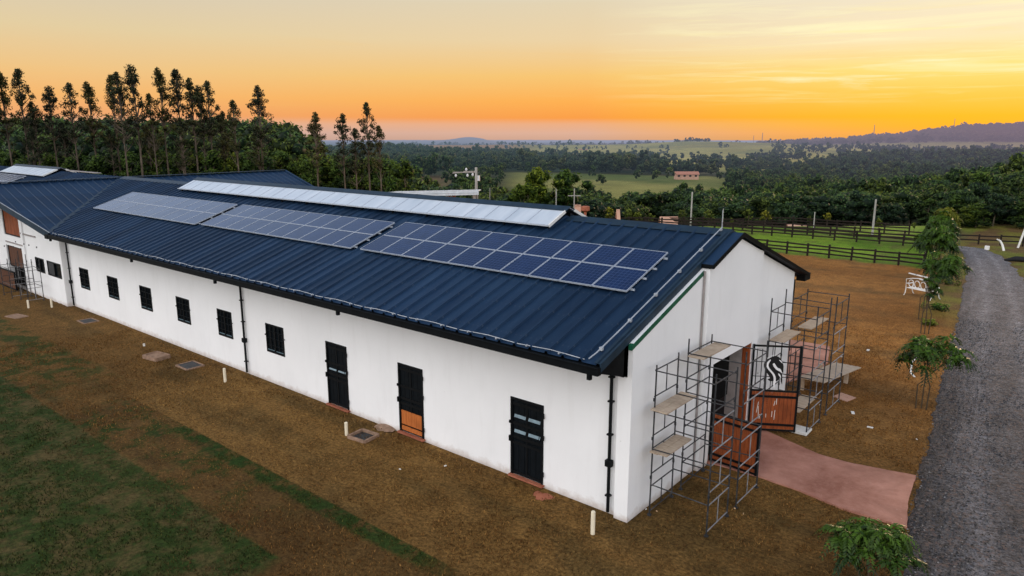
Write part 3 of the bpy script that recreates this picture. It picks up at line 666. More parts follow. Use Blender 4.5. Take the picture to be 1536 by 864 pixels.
# ------------------------------------------------------------------ cross wing and far wing
cross = thing('cross_wing_building', 'white cross wing with a navy gabled roof, brown timber gate and upper window', 'barn', (-43, 0, 0))
ZC = 6.80; YFC = -2.75
def cz(x): return ZC-(ZC-ZE)/(XV-XRC)*abs(x-XRC)
def cross_sheet(name, sgn, yedge_low, yedge_ridge, ylow, yridge, parent, start=0.0):
    """slope of the cross roof; seams run down the slope, spaced along Y"""
    m = MB(); ys = np.arange(yedge_ridge, yridge, .5025); 
    vs = []; fs = []; X0, Z0 = XRC, ZC; X1, Z1 = XRC+sgn*(XV-XRC), ZE
    prof = []
    for y in ys: prof += [(y, 0), (y+.03, .05), (y+.07, .05), (y+.10, 0)]
    prof.append((yridge, 0))
    for (y, dz) in prof:
        # upper end on the ridge; lower end clipped by front rake and valley
        ta = 1.0
        if y < ylow[0]: ta = min(1.0, max(0.02, (y-yedge_ridge+.001)/max(1e-3, ylow[0]-yedge_ridge)))
        if ylow[1] is not None and y > ylow[0]: ta = min(ta, max(0.0, 1-(y-ylow[0])/(ylow[1]-ylow[0])))
        xe, ze = X0+(X1-X0)*ta, Z0+(Z1-Z0)*ta
        vs += [(xe, y, ze+dz), (X0, y, Z0+dz)]
    for i in range(len(prof)-1): fs.append((2*i, 2*i+1, 2*i+3, 2*i+2))
    m.add(vs, fs); return m.build(name, 'navy_roof_sheet', parent)
XCE = 2*XRC-XV
cross_sheet('roof_slope', 1, None, YFC, (YE, YR), YR, cross)
cross_sheet('roof_slope', -1, None, YFC, (YE, YR), YR, cross)
# rear half of the cross roof, hipped-off end
YB = 18.2
m = MB(); ys = np.arange(YR+.01, YB, .5025); prof = []
for y in ys: prof += [(y, 0), (y+.03, .05), (y+.07, .05), (y+.10, 0)]
prof.append((YB, 0)); vs = []; fs = []
for (y, dz) in prof: vs += [(XV+.0, y-.1*(y-YR)/(YB-YR), ZE+dz), (XRC, y, ZC+dz)]
for i in range(len(prof)-1): fs.append((2*i, 2*i+1, 2*i+3, 2*i+2))
m.add(vs, fs); m.build('rear_roof_slope', 'navy_roof_sheet', cross)
m = MB(); m.slab([(XCE, YR+.01, ZE), (XCE, YB-.1, ZE), (XRC, YB, ZC), (XRC, YR+.01, ZC)], .05); m.bar((XRC, YB, ZC+.03), (XV, YB-.1, ZE+.03), .18, .10); m.build('rear_roof_far_slope', 'navy_roof_sheet', cross)
m = MB(); m.box(XCE+.8, XV-.8, 2*YR, YB-.3, -.3, 4.4); m.prism([(XCE+.8, 4.4), (XV-.8, 4.4), (XRC, ZC-.2)], 1, YB-.6, YB-.3); m.build_pieces('rear_walls', 'white_render', cross)
m = MB()
m.bar((XRC, YFC, ZC+.06), (XRC, YB, ZC+.06), .42, .035); m.bar((XRC+.05, YR, ZC+.05), (XV-.05, YE, ZE+.05), .26, .03)
m.build_pieces('ridge_and_valley_trim', 'navy_trim', cross)
m = MB(); m.bar((XRC, YFC-.02, ZC-.06), (XV, YE-.02, ZE-.09), .05, .30); m.bar((XRC, YFC-.02, ZC-.06), (XCE, YE-.02, ZE-.09), .05, .30); m.build_pieces('barge_board', 'navy_trim', cross)
m = MB(); m.bar((XRC, YFC+.0, ZC+.10), (XV+.1, YE+.02, ZE+.07), .03, .03); m.build('edge_cable', 'cable_wire', cross)
m = MB(); m.slab([(XRC, YFC+.05, ZC-.08), (XV-.1, YE+.05, ZE-.08), (XV-.1, 0, ZE-.08), (XRC, 0, ZC-.08)], .05); m.slab([(XRC, YFC+.05, ZC-.08), (XCE, YE+.05, ZE-.08), (XCE, 0, ZE-.08), (XRC, 0, ZC-.08)], .05)
m.box(XV-.2, XV+.2, YE-.15, YE+.05, ZE-.26, ZE-.04); m.build_pieces('soffit', 'black_trim', cross)
# gable wall with openings
CYF = -.35
hl = [(-46.55, -43.5, 3.33, 4.95), (-46.6, -43.6, 0.0, 2.65), (-41.3, -39.85, 1.54, 2.40), (-39.35, -37.2, 1.53, 2.35)]
m = MB(); wall_boxes(m, -49.3, -36.95, CYF, -.05, -.3, 4.15, [h for h in hl if h[3] < 4]+[(-46.55, -43.5, 3.33, 4.15)])
def ct(x): return cz(x)-.20
m.prism([(-49.3, 4.15), (-46.55, 4.15), (-46.55, min(ct(-46.55), 6)), (-49.3, ct(-49.3))], 1, CYF, -.05)
m.prism([(-43.5, 4.15), (-36.95, 4.15), (-36.95, ct(-36.95)), (XRC, ct(XRC)), (-43.5, ct(-43.5))], 1, CYF, -.05)
m.prism([(-46.55, 4.95), (-43.5, 4.95), (-43.5, ct(-43.5)), (-46.55, ct(-46.55))], 1, CYF, -.05)
m.box(-37.2, -36.95, -.05, 0.0, -.3, 4.4)
m.build('gable_wall', 'white_render', cross)
MB().box(-42.95, -42.75, CYF-.10, CYF-.001, -.3, 5.6).build('wall_pilaster', 'white_render', cross)
m = MB(); m.box(-43.4, -40.7, CYF-.07, CYF-.001, 3.62, 3.70); m.box(-46.4, -43.0, CYF-.06, CYF-.001, 2.85, 2.92); m.build_pieces('string_course', 'interior_grey', cross)
def boarded(name, a, b, z0, z1, mat, parent, y, nb=6):
    fr = MB(); t = .07; fr.box(a, b, y-.03, y+.05, z1-t, z1); fr.box(a, b, y-.03, y+.05, z0, z0+t); fr.box(a, a+t, y-.03, y+.05, z0+t, z1-t); fr.box(b-t, b, y-.03, y+.05, z0+t, z1-t)
    f = fr.build(name, 'door_black', parent); q = MB(); w = (b-a-2*t)/nb
    for k in range(nb): q.box(a+t+k*w+.012, a+t+(k+1)*w-.012, y, y+.04, z0+t, z1-t)
    q.build('timber_boarding', mat, f); return f
boarded('upper_window', -46.55, -43.5, 3.33, 4.95, 'orange_timber', cross, CYF+.08, 5)
g = boarded('upper_gate', -46.55, -43.6, 1.25, 2.65, 'dark_timber', cross, CYF+.10, 6)
g = boarded('lower_gate', -47.6, -43.7, .05, 1.22, 'dark_timber', cross, CYF-.55, 12)
for a, b in ((-41.3, -39.85), (-39.35, -37.2)):
    z0, z1 = (1.54, 2.38); fr = MB(); t = .05; y = CYF
    fr.box(a, b, y-.02, y+.05, z1-t, z1+.02); fr.box(a, b, y-.02, y+.05, z0-.01, z0+t); fr.box(a, a+t, y-.02, y+.05, z0+t, z1-t); fr.box(b-t, b, y-.02, y+.05, z0+t, z1-t); fr.box((a+b)/2-.04, (a+b)/2+.04, y-.01, y+.05, z0+t, z1-t)
    f = fr.build('window', 'black_metal', cross); MB().box(a+t, b-t, y+.06, y+.07, z0, z1).build('pane', 'dark_glass', f)
    if b > -38: MB().box(a+t, (a+b)/2-.04, y+.02, y+.03, z0+t, z1-t).build('fly_screen', 'manhole_iron', f)
MB().box(-48, -37.3, .05, .1, 0, 3.0).build_pieces('blackout_board', 'interior_black', cross)  # dark board added behind the openings to keep daylight out
# far wing beyond the cross roof
m = MB(); ribbed(m, -86, XRC-.02, YE, ZE, YR, ZR, clip=lambda x: min(1, max(0, (x-XCE)/(XRC-XCE)))); m.build('far_wing_roof', 'navy_roof_sheet', cross)
m = MB(); ribbed(m, -86, XRC-.02, YE2, ZE, YR, ZR); m.build('far_wing_rear_roof', 'navy_roof_sheet', cross)
m = MB(); wall_boxes(m, -86, -49.5, 0, .2, -.3, 4.7, []); m.box(-86, -49.5, 2*YR-.2, 2*YR, -.3, 4.7); m.box(-85.8, -85.6, .2, 2*YR-.2, -.3, 4.7); m.build_pieces('far_wing_walls', 'white_render', cross)
monitor(cross, -63.4, -53.3, 4.4, 6.6, 7.15)
m = MB(); m.bar((-47.2, YR+.35, ZR+.10), (-53, YR+.35, ZR+.10), .3, .05); m.build('ridge_flashing', 'interior_grey', cross)
A = solar_array(-67.5, -56.2, 1.9, 4.2, 'pale solar array on the far wing, beyond the cross roof at the left edge')

# ------------------------------------------------------------------ scaffolding
def scaffold(x0, x1, ya, yb, h, label, boards, levels=4, seed=0, group='scaffold towers'):
    rg = random.Random(seed); S = thing('scaffold_tower', label, 'scaffold', ((x0+x1)/2, (ya+yb)/2, 0), group)
    for x in (x0, x1):
        for y in (ya, yb):
            hh = h+rg.uniform(-.08, .15); dx, dy = rg.uniform(-.03, .03), rg.uniform(-.03, .03)
            m = MB(); m.tube([(x, y, 0), (x+dx, y+dy, hh)], .021, 8); m.tube([(x, y, 0), (x, y, .03)], .06, 8)
            for z in (1.03, 2.1, 3.15): m.tube([(x, y, z), (x, y, z+.08)], .031, 8)
            m.build('standard', 'scaffold_steel', S)
    for k in range(levels):
        z = .12+k*1.05
        for x in (x0, x1):                           # H frames: two transoms and a short middle strut
            m = MB(); m.tube([(x, ya, z), (x, yb, z)], .017, 6); m.tube([(x, ya, z+.70), (x, yb, z+.70)], .017, 6); ym = (ya+yb)/2; m.tube([(x, ym, z), (x, ym, z+.70)], .014, 6)
            m.build('transom_frame', 'pale_steel' if (x == x1 and k < 3) else 'scaffold_steel', S)
        for y in (ya, yb):
            m = MB(); zz = z+.72+rg.uniform(-.06, .06); m.tube([(x0, y, zz), (x1, y, zz+rg.uniform(-.04, .04))], .016, 6)
            m.build('ledger', 'scaffold_steel', S)
    for (z, y0, y1, xa, xb) in boards:
        b = MB(); n = 2; w = (xb-xa)/n
        for k in range(n): b.bar((xa+(k+.5)*w, y0-rg.uniform(0, .12), z+rg.uniform(0, .015)), (xa+(k+.5)*w, y1+rg.uniform(0, .1), z+rg.uniform(-.01, .02)), w-.01, .035)
        b.build('walk_board', 'scaffold_board', S)
    return S
scaffold(.30, 1.88, .50, 1.74, 4.15, 'grey steel scaffold tower with two plank levels, nearest the building corner', [(1.80, .45, 1.80, .28, .76), (2.96, .45, 1.95, .28, .76)], seed=1)
scaffold(.30, 1.90, 2.28, 3.72, 4.25, 'grey steel scaffold tower beside the left gate leaf, one plank at its top', [(3.93, 2.2, 3.8, .35, .83)], seed=2)
scaffold(.34, 1.80, 8.3, 9.65, 4.45, 'scaffold tower just behind the open emblem gate leaf with high planks', [(3.02, 8.25, 9.75, .40, .9), (.80, 8.2, 9.8, 1.1, 1.6)], seed=3)
scaffold(.34, 1.76, 10.5, 12.1, 4.15, 'scaffold tower at the far corner of the gable wall over the brown field', [(3.05, 10.4, 12.2, .6, 1.1)], seed=4)
scaffold(-43.1, -41.6, -1.75, -.75, 2.5, 'low dark scaffold by the brown timber gate of the cross wing', [], levels=2, seed=5)
scaffold(-40.9, -39.6, -1.5, -.7, 2.35, 'small scaffold in front of the cross wing windows', [], levels=2, seed=6)
scaffold(-47.5, -45.9, -2.4, -1.4, 3.2, 'scaffold at the left edge in front of the timber gate', [], levels=3, seed=7)
# sloping boards laid behind the last tower
m = MB()
for k in range(5): m.bar((.25+.2*k, 12.3, .55), (.9+.2*k, 14.9, .62), .19, .03)
m.box(.2, .35, 12.5, 12.6, 0, .53); m.box(1.3, 1.45, 14.4, 14.5, 0, .6); m.box(.3, .45, 14.4, 14.5, 0, .58)
tag(m.build('plank_platform', 'scaffold_board', None), 'pale planks laid as a low platform behind the far scaffold tower', 'planks')

# ------------------------------------------------------------------ ground sheet
def ground():
    ang = np.concatenate([np.linspace(-math.pi, -R(47), 60)[:-1], np.linspace(-R(47), R(47), 720), np.linspace(R(47), math.pi, 60)[1:]])
    rad = np.concatenate([[0.01], np.geomspace(2.5, 26000, 760)])
    A, Rr = np.meshgrid(ang, rad)
    X = CX+Rr*(np.cos(A)*FH[0]+np.sin(A)*RH[0]); Y = CY+Rr*(np.cos(A)*FH[1]+np.sin(A)*RH[1])
    Z = terr(X, Y)
    near = np.hypot(X-CX, Y-CY) < 75
    Z = Z + np.where(near, (fbm(X/2.5, Y/2.5, 9)-.5)*.05, 0)
    under = (X > -48) & (X < .25) & (Y > -.4) & (Y < 12)
    Z = np.where(under, -.06, Z)
    C = ground_color(X, Y)
    na, nr = A.shape[1], A.shape[0]
    idx = np.arange(na*nr).reshape(nr, na)
    q = np.stack([idx[:-1, :-1], idx[:-1, 1:], idx[1:, 1:], idx[1:, :-1]], -1).reshape(-1, 4)
    return mesh_np('ground', np.stack([X, Y, Z], -1).reshape(-1, 3), q, C.reshape(-1, 3), 'ground', smooth=True)
def mesh_np(name, V, F, C, mat, smooth=False, link=True, corner=False):
    me = bpy.data.meshes.new(name); V = np.asarray(V, np.float32); F = np.asarray(F, np.int32); k = F.shape[1]
    me.vertices.add(len(V)); me.vertices.foreach_set('co', V.ravel()); me.loops.add(F.size); me.loops.foreach_set('vertex_index', F.ravel())
    me.polygons.add(len(F)); me.polygons.foreach_set('loop_start', np.arange(0, F.size, k, dtype=np.int32)); me.polygons.foreach_set('loop_total', np.full(len(F), k, np.int32))
    if smooth: me.polygons.foreach_set('use_smooth', np.ones(len(F), bool))
    me.update(calc_edges=True)
    if C is not None:
        a = me.color_attributes.new('Col', 'FLOAT_COLOR', 'POINT'); c4 = np.ones((len(V), 4), np.float32); c4[:, :3] = C; a.data.foreach_set('color', c4.ravel())
    me.materials.append(M[mat]); o = bpy.data.objects.new(name, me)
    if link: COL.objects.link(o)
    return o
def sst(x, a, b): t = np.clip((x-a)/(b-a), 0, 1); return t*t*(3-2*t)
def lerp(a, b, t): return a*(1-t[..., None])+b*t[..., None]
def road_edges(y):
    yk = [-60, -14, 1.8, 4.0, 7.3, 11.7, 14.6, 30.4, 44, 47, 51.9, 55.0, 57.5]
    l = [7.4, 6.6, 5.95, 5.62, 5.25, 4.85, 4.5, 2.95, 1.5, .95, .3, -.4, -2.2]
    r = [12.6, 12.2, 11.0, 10.8, 10.4, 9.9, 9.4, 6.9, 4.86, 4.3, 3.2, 2.2, 1.2]
    return np.interp(y, yk, l), np.interp(y, yk, r)
LAWN_IN_COLOR = [False]
def ground_color(X, Y):
    c = lambda *a: np.array(a, float)
    n1 = fbm(X/1.7, Y/1.7, 21); n2 = fbm(X/.5, Y/.5, 31); n3 = fbm(X/7, Y/7, 41); n4 = fbm((X+Y*.2)/3.5, Y/.8, 51)
    out = lerp(c(.128, .068, .020), c(.185, .102, .031), sst(n3, .3, .7))
    out = lerp(out, c(.060, .042, .015), sst(n4, .50, .75)*.5)
    # open field beyond the gable, sunset warmth painted into its albedo
    fld = sst(Y+X*.3, 2, 24)
    out = lerp(out, lerp(c(.215, .090, .022), c(.310, .140, .038), sst(n3, .3, .7)), fld)
    out = lerp(out, c(.10, .06, .022), sst(n4, .5, .72)*.55*fld)
    # lawn towards the camera
    g = lerp(c(.012, .032, .006), c(.026, .046, .010), sst(n2, .3, .7)); g = lerp(g, c(.060, .046, .018), sst(n1*.5+n4*.5, .44, .60)*.8)
    e = (n1-.5)*.55+(n2-.5)*.35
    lawn = sst(-6.75-Y+e, -.08, .16)*sst(-7.1-X*1+(-Y)*.25+e, -.2, .3) if False else sst(-6.75-Y+e, -.08, .16)*sst(-X-Y*.25-7.1+e, -.2, .3)
    if LAWN_IN_COLOR[0]:
        out = lerp(out, g, lawn*.9)
        st = sst(-4.40-Y, -.03, .06)*sst(Y+4.95+e, -.1, .1)*sst(X, -15.5, -14.6)*sst(-X, 1.6, 3); out = lerp(out, c(.020, .046, .008), st*.8)
    # paddock
    pd = sst(Y-44.35+e*.25, -.1, .2)*sst(-1.15-X+e*.2, 0, .3); pg = lerp(c(.080, .160, .012), c(.160, .260, .020), sst(n3, .25, .7)); pg = lerp(pg, c(.10, .105, .03), sst(n1, .58, .72)*.6)
    out = lerp(out, pg, pd)
    l, r = road_edges(Y); vg = c(.13, .135, .025)
    ver = sst(Y, 24, 34)*sst(X-l+2.2+e*.4, 0, .8); out = lerp(out, lerp(vg, c(.10, .07, .03), sst(n1, .42, .62)), ver*.85)
    rt = sst(X-r+e*.5, -.1, .6)*sst(-Y, -70, -62); out = lerp(out, lerp(vg*1.1, c(.13, .085, .035), sst(n1, .46, .64)), rt)
    # beyond the plateau
    dx, dy = X-CX, Y-CY; v = dx*FH[0]+dy*FH[1]; u = dx*RH[0]+dy*RH[1]; px = 768+FP*u/np.maximum(v, 1)
    far = sst(v+e*2, 78, 88); ff = lerp(c(.020, .026, .010), c(.045, .050, .018), sst(n3, .3, .7)); out = lerp(out, ff, far)
    b1 = fbm(X/60, Y/60, 61); b2 = fbm(X/220, Y/220, 71)
    fieldc = lerp(c(.095, .120, .028), c(.19, .185, .050), sst(b1, .3, .7))
    out = lerp(out, fieldc, sst(v, 215, 240)*sst(-v, -475, -455)*sst(px, 740, 790))
    out = lerp(out, lerp(c(.15, .085, .045), c(.10, .08, .035), sst(b1, .3, .7)), sst(v, 150, 190)*sst(-v, -430, -400)*sst(-px, -730, -690))
    out = lerp(out, c(.03, .045, .02), sst(v, 470, 500)*sst(-v, -1000, -900))
    lo = np.interp(px, [880, 1000, 1180, 1250], [950, 540, 540, 950]); pas = sst(v, lo, lo+110)*sst(-v, -2700, -2400)
    pc = lerp(c(.32, .27, .060), c(.42, .36, .095), sst(b2, .3, .7)); pc = lerp(pc, c(.20, .21, .06), sst(b1, .5, .7)*.6)  # tone variation painted as the shading of pasture folds
    pc = lerp(pc, c(.42, .20, .085), sst(-px, -820, -740)*.9)
    out = lerp(out, pc, pas)
    hill = sst(v, 2450, 2700); hc = lerp(c(.045, .042, .035), c(.075, .060, .045), sst(b2, .3, .7)); hc = lerp(hc, c(.20, .15, .08), sst(fbm(X/420, Y/420, 81), .60, .68)*.8)
    out = lerp(out, hc, hill)
    return out
struct(ground())
# gravel road
ys = np.concatenate([np.arange(-30, 40, .12), np.arange(40, 58, .2)]); us = np.linspace(0, 1, 60)
L_, R_ = road_edges(ys); Lr = L_+(fbm(ys*1.3, ys*0, 5)-.5)*.30+(fbm(ys*5, ys*0, 6)-.5)*.12; Rr_ = R_+(fbm(ys*1.1, ys*0+9, 5)-.5)*.5
U, YY = np.meshgrid(us, ys); XX = Lr[:, None]*(1-U)+Rr_[:, None]*U
crown = .03+.05*np.sin(np.pi*U)+(fbm(XX*1.2, YY*.6, 15)-.5)*.04+(fbm(XX*5, YY*5, 16)-.5)*.02
trk = np.exp(-((U-.30+.03*np.sin(YY/9))/.06)**2)+np.exp(-((U-.66+.03*np.sin(YY/9))/.06)**2)
ZZ = crown-trk*.02; edge = np.minimum(U, 1-U); ZZ = np.where(edge < .012, -.02, ZZ)
base = .066+.045*fbm(XX*.8, YY*.25, 17)+trk*.055+.085*sst(YY, 5, 45)+.05*(fbm(XX*2.6, YY*.12, 27)-.5)
base = base*np.where(U < .12, .78, 1)
CC = base[..., None]*np.array([1.04, .98, 1.0])
ix = np.arange(U.size).reshape(U.shape); q = np.stack([ix[:-1, :-1], ix[:-1, 1:], ix[1:, 1:], ix[1:, :-1]], -1).reshape(-1, 4)
struct(mesh_np('gravel_road', np.stack([XX, YY, ZZ], -1).reshape(-1, 3), q, CC.reshape(-1, 3), 'gravel', smooth=True))
# concrete path from the gate to the road, and the strip behind the building
def sheet(name, pts, z, mat, th=.05, jitter=.04, seed=1):
    rg = random.Random(seed); out = []
    for i in range(len(pts)):
        a = Vector(pts[i]); b = Vector(pts[(i+1) % len(pts)]); n = max(1, int((b-a).length/.22))
        for k in range(n): p = a.lerp(b, k/n); out.append((p.x+rg.uniform(-1, 1)*jitter, p.y+rg.uniform(-1, 1)*jitter))
    m = MB(); m.prism(out, 2, z-th, z); return struct(m.build(name, mat))
sheet('path', [(-.02, 4.28), (1.7, 4.36), (2.9, 4.28), (4.2, 4.0), (5.62, 4.05), (5.35, 5.6), (5.22, 7.32), (4.3, 7.12), (3.4, 6.95), (2.6, 6.98), (1.6, 7.35), (.6, 7.75), (-.02, 7.75)], .05, 'pink_concrete', .08, .012)
sheet('rear_path', [(-9, 13.0), (-.5, 12.9), (.15, 14.6), (.05, 16.7), (-.6, 19.2), (-9, 19.0)], .04, 'pink_concrete', .06, .02, 3)

# ------------------------------------------------------------------ grass blades and loose stones (nobody could count them)
def blades():
    rg = np.random.default_rng(5); N = 230000
    r = 6+34*rg.random(N)**.75; a = rg.uniform(-R(41), R(41), N)
    X = CX+r*(np.cos(a)*FH[0]+np.sin(a)*RH[0]); Y = CY+r*(np.cos(a)*FH[1]+np.sin(a)*RH[1])
    l, rr = road_edges(Y)
    ok = ~((X > -48.5) & (X < .5) & (Y > -.30) & (Y < 12)) & ~((X > l-.03) & (X < rr)) & ~((X > -.3) & (X < 5.5) & (Y > 4.1) & (Y < 7.7)) & ~((X > -9.1) & (X < .2) & (Y > 12.8) & (Y < 19.3))
    ok &= fbm(X/.6, Y/.6, 91) > .40
    X, Y = X[ok], Y[ok]; n = len(X); LAWN_IN_COLOR[0] = True; C = ground_color(X, Y)
    h = rg.uniform(.02, .06, n); w = rg.uniform(.008, .022, n); t = rg.uniform(0, 2*np.pi, n); ln = rg.uniform(0, .06, n); ta = rg.uniform(0, 2*np.pi, n)
    Z0 = np.full(n, -.01)
    P = np.stack([X, Y, Z0], 1); d = np.stack([np.cos(t)*w, np.sin(t)*w, 0*w], 1); top = P+np.stack([np.cos(ta)*ln, np.sin(ta)*ln, h+.02], 1)
    V = np.stack([P-d, P+d, top], 1).reshape(-1, 3); F = np.arange(3*n).reshape(n, 3)
    k = rg.uniform(.35, 1.0, n)[:, None]+(rg.random(n) > .78)[:, None]*rg.uniform(.3, 1.3, n)[:, None]; CCc = C*k; CCc[:, 0] += rg.random(n)*.02*(CCc[:, 0] > .04); CC3 = np.repeat(CCc, 3, 0)
    o = mesh_np('grass', V, F, CC3, 'blades'); o['kind'] = 'stuff'; tag(o, 'short dry and green grass blades over the turf around the stable', 'grass')
blades()
def pebbles():
    rg = np.random.default_rng(8); n = 20000; Y = -13+42*rg.random(n)**1.2; l, r = road_edges(Y); X = l+(r-l)*rg.random(n)-.03
    s = rg.uniform(.010, .036, n); base = np.array([[1, 0, 0], [0, 1, 0], [-1, 0, 0], [0, -1, 0], [0, 0, 1]], float)
    V = (base[None]*s[:, None, None]*rg.uniform(.6, 1.2, (n, 5, 1))); a = rg.uniform(0, 6.28, n); ca, sa = np.cos(a)[:, None], np.sin(a)[:, None]
    Vx = V[..., 0]*ca-V[..., 1]*sa; Vy = V[..., 0]*sa+V[..., 1]*ca; V = np.stack([Vx+X[:, None], Vy+Y[:, None], V[..., 2]+.065], -1).reshape(-1, 3)
    F = (np.array([[0, 1, 4], [1, 2, 4], [2, 3, 4], [3, 0, 4]])[None]+5*np.arange(n)[:, None, None]).reshape(-1, 3)
    C = np.repeat((.03+.20*rg.random(n)**3)[:, None]*np.array([1, .95, .92]), 5, 0)
    o = mesh_np('gravel', V, F, C, 'blades'); o['kind'] = 'stuff'; tag(o, 'loose grey stones scattered over the gravel road', 'gravel')
pebbles()

# ------------------------------------------------------------------ trees
def leaves(rg, cen, rad, npc, size, up=.35, flat=1.0, shade=None):
    n = len(cen)*npc; c = np.repeat(cen, npc, 0); r = np.repeat(rad, npc)
    d = rg.normal(size=(n, 3)); d /= np.linalg.norm(d, axis=1)[:, None]; d[:, 2] *= flat
    p = c+d*(r*(.45+.6*rg.random(n)))[:, None]
    nrm = d+rg.normal(size=(n, 3))*.6+np.array([0, 0, up]); nrm /= np.linalg.norm(nrm, axis=1)[:, None]
    a = np.cross(nrm, rg.normal(size=(n, 3))); a /= np.linalg.norm(a, axis=1)[:, None]; b = np.cross(nrm, a)
    s = size*rg.uniform(.6, 1.3, n)[:, None]
    V = np.stack([p-a*s, p+b*s*.45, p+a*s, p-b*s*.45], 1)
    sh = np.clip(.30+.45*d[:, 2]+rg.normal(size=n)*.22+(0 if shade is None else np.repeat(shade, npc)), 0, 1)  # top light painted into leaf tone: upward and higher leaves lighter
    return V.reshape(-1, 3), np.arange(4*n).reshape(n, 4), np.repeat(sh, 4)
def crown_mesh(name, parts, mat):
    V = []; F = []; S = []; b = 0
    for v, f, s in parts: V.append(v); F.append(f+b); S.append(s); b += len(v)
    V = np.concatenate(V); F = np.concatenate(F); S = np.concatenate(S)
    return mesh_np(name, V, F, np.stack([S, S, S], 1), mat, link=False)
_t = (1+5**.5)/2
ICOV = np.array([(-1, _t, 0), (1, _t, 0), (-1, -_t, 0), (1, -_t, 0), (0, -1, _t), (0, 1, _t), (0, -1, -_t), (0, 1, -_t), (_t, 0, -1), (_t, 0, 1), (-_t, 0, -1), (-_t, 0, 1)])/1.902
ICOF = np.array([(0, 11, 5), (0, 5, 1), (0, 1, 7), (0, 7, 10), (0, 10, 11), (1, 5, 9), (5, 11, 4), (11, 10, 2), (10, 7, 6), (7, 1, 8), (3, 9, 4), (3, 4, 2), (3, 2, 6), (3, 6, 8), (3, 8, 9), (4, 9, 5), (2, 4, 11), (6, 2, 10), (8, 6, 7), (9, 8, 1)])
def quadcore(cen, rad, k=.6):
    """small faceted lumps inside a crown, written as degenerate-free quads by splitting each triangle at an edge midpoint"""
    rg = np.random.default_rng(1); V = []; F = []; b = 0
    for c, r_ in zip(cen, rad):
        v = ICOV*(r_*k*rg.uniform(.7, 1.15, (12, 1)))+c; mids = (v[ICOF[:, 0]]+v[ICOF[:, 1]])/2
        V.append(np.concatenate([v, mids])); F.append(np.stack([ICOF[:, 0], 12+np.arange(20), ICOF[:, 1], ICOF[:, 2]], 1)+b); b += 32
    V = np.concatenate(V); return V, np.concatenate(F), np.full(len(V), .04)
def trunk_mesh(name, rg, h, r0, bend=.3, branches=(), mat='bark', n=6):
    m = MB(); N = 7; bx, by = rg.normal()*bend, rg.normal()*bend
    f = lambda t: (bx*math.sin(t*2.2)*t, by*math.sin(t*2.7+.5)*t, h*t)
    m.tube([f(i/(N-1)) for i in range(N)], [r0*(1-.8*i/(N-1)) for i in range(N)], n)
    for (t, q) in branches:
        p = Vector(f(t)); q = Vector(q); mid = p.lerp(q, .5)+Vector((0, 0, -.05*(q-p).length)); m.tube([p, mid, q], [r0*.35, r0*.25, r0*.1], 4)
    me = bpy.data.meshes.new(name); me.from_pydata(m.v, [], m.f); me.materials.append(M[mat]); me.update()
    return bpy.data.objects.new(name, me), f
PROTO = {}
def reg(kind, name, cat, trunk, crown):
    r = bpy.data.objects.new(name, None); r['category'] = cat; KIDS[r.name] = [trunk, crown]; PROTO.setdefault(kind, []).append(r)
def mk_euc(seed):
    rg = np.random.default_rng(seed); h = 17.0; n = 58
    t = rg.uniform(.63, 1.0, n); t[:3] = (.99, .96, .93); t[-3:] = rg.uniform(.52, .62, 3)
    env = np.interp(t, [.5, .62, .74, .88, 1.0], [1.2, 1.75, 1.7, 1.05, .1])
    a = rg.uniform(0, 2*np.pi, n); rr = env*rg.uniform(.25, 1, n)
    cen = np.stack([np.cos(a)*rr, np.sin(a)*rr, t*h+rg.normal(size=n)*.2], 1); rad = rg.uniform(.24, .50, n)
    tr, f = trunk_mesh('trunk', rg, h, .15, .2, [(max(.3, float(t[i])-.07), cen[i]) for i in range(n)])
    off = np.array([[f(min(1, float(x)))[0], f(min(1, float(x)))[1], 0] for x in t]); cen = cen+off
    lo = rg.uniform(.3, .5, 5); c2 = np.stack([rg.normal(size=5)*.6, rg.normal(size=5)*.6, lo*h], 1)
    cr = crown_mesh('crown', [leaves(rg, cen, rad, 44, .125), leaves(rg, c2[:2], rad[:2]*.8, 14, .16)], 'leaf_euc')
    reg('euc', 'eucalyptus', 'tree', tr, cr)
def mk_bush(seed):
    rg = np.random.default_rng(seed); h = 7.6; n = 34
    t = rg.uniform(.10, .98, n); env = np.interp(t, [0, .3, .6, .85, 1], [1.3, 1.8, 1.6, 1.0, .2]); a = rg.uniform(0, 6.28, n); rr = env*rg.uniform(.3, 1, n)
    cen = np.stack([np.cos(a)*rr, np.sin(a)*rr, t*h], 1); rad = rg.uniform(.5, .95, n)
    tr, f = trunk_mesh('trunk', rg, h*.85, .12, .2, [(float(t[i])*.8, cen[i]) for i in range(0, n, 4)])
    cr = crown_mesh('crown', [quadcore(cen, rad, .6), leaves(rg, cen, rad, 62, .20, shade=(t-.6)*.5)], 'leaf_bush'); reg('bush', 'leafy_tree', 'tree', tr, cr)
def mk_broad(seed, kind, mat, h=9.0, cr_=4.0, npc=58, ls=.27, n=42):
    rg = np.random.default_rng(seed)
    a = rg.uniform(0, 6.28, n); s = rg.uniform(0, 1, n)**.6; z = rg.uniform(-.55, 1, n); k = np.sqrt(np.clip(1-z*z*.85, .1, 1)); lop = 1+.25*np.cos(a*2+seed)+.15*np.cos(a*3+seed*2)
    cen = np.stack([np.cos(a)*s*k*cr_*lop, np.sin(a)*s*k*cr_*lop, h*.62+z*h*.34], 1); rad = rg.uniform(.8, 1.5, n)*cr_/4
    tr, f = trunk_mesh('trunk', rg, h*.7, .22*h/9, .3, [(.55, cen[i]) for i in range(0, n, 5)])
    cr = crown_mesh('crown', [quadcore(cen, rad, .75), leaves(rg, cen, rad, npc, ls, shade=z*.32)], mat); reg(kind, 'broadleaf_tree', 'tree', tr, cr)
for k in range(5): mk_euc(10+k)
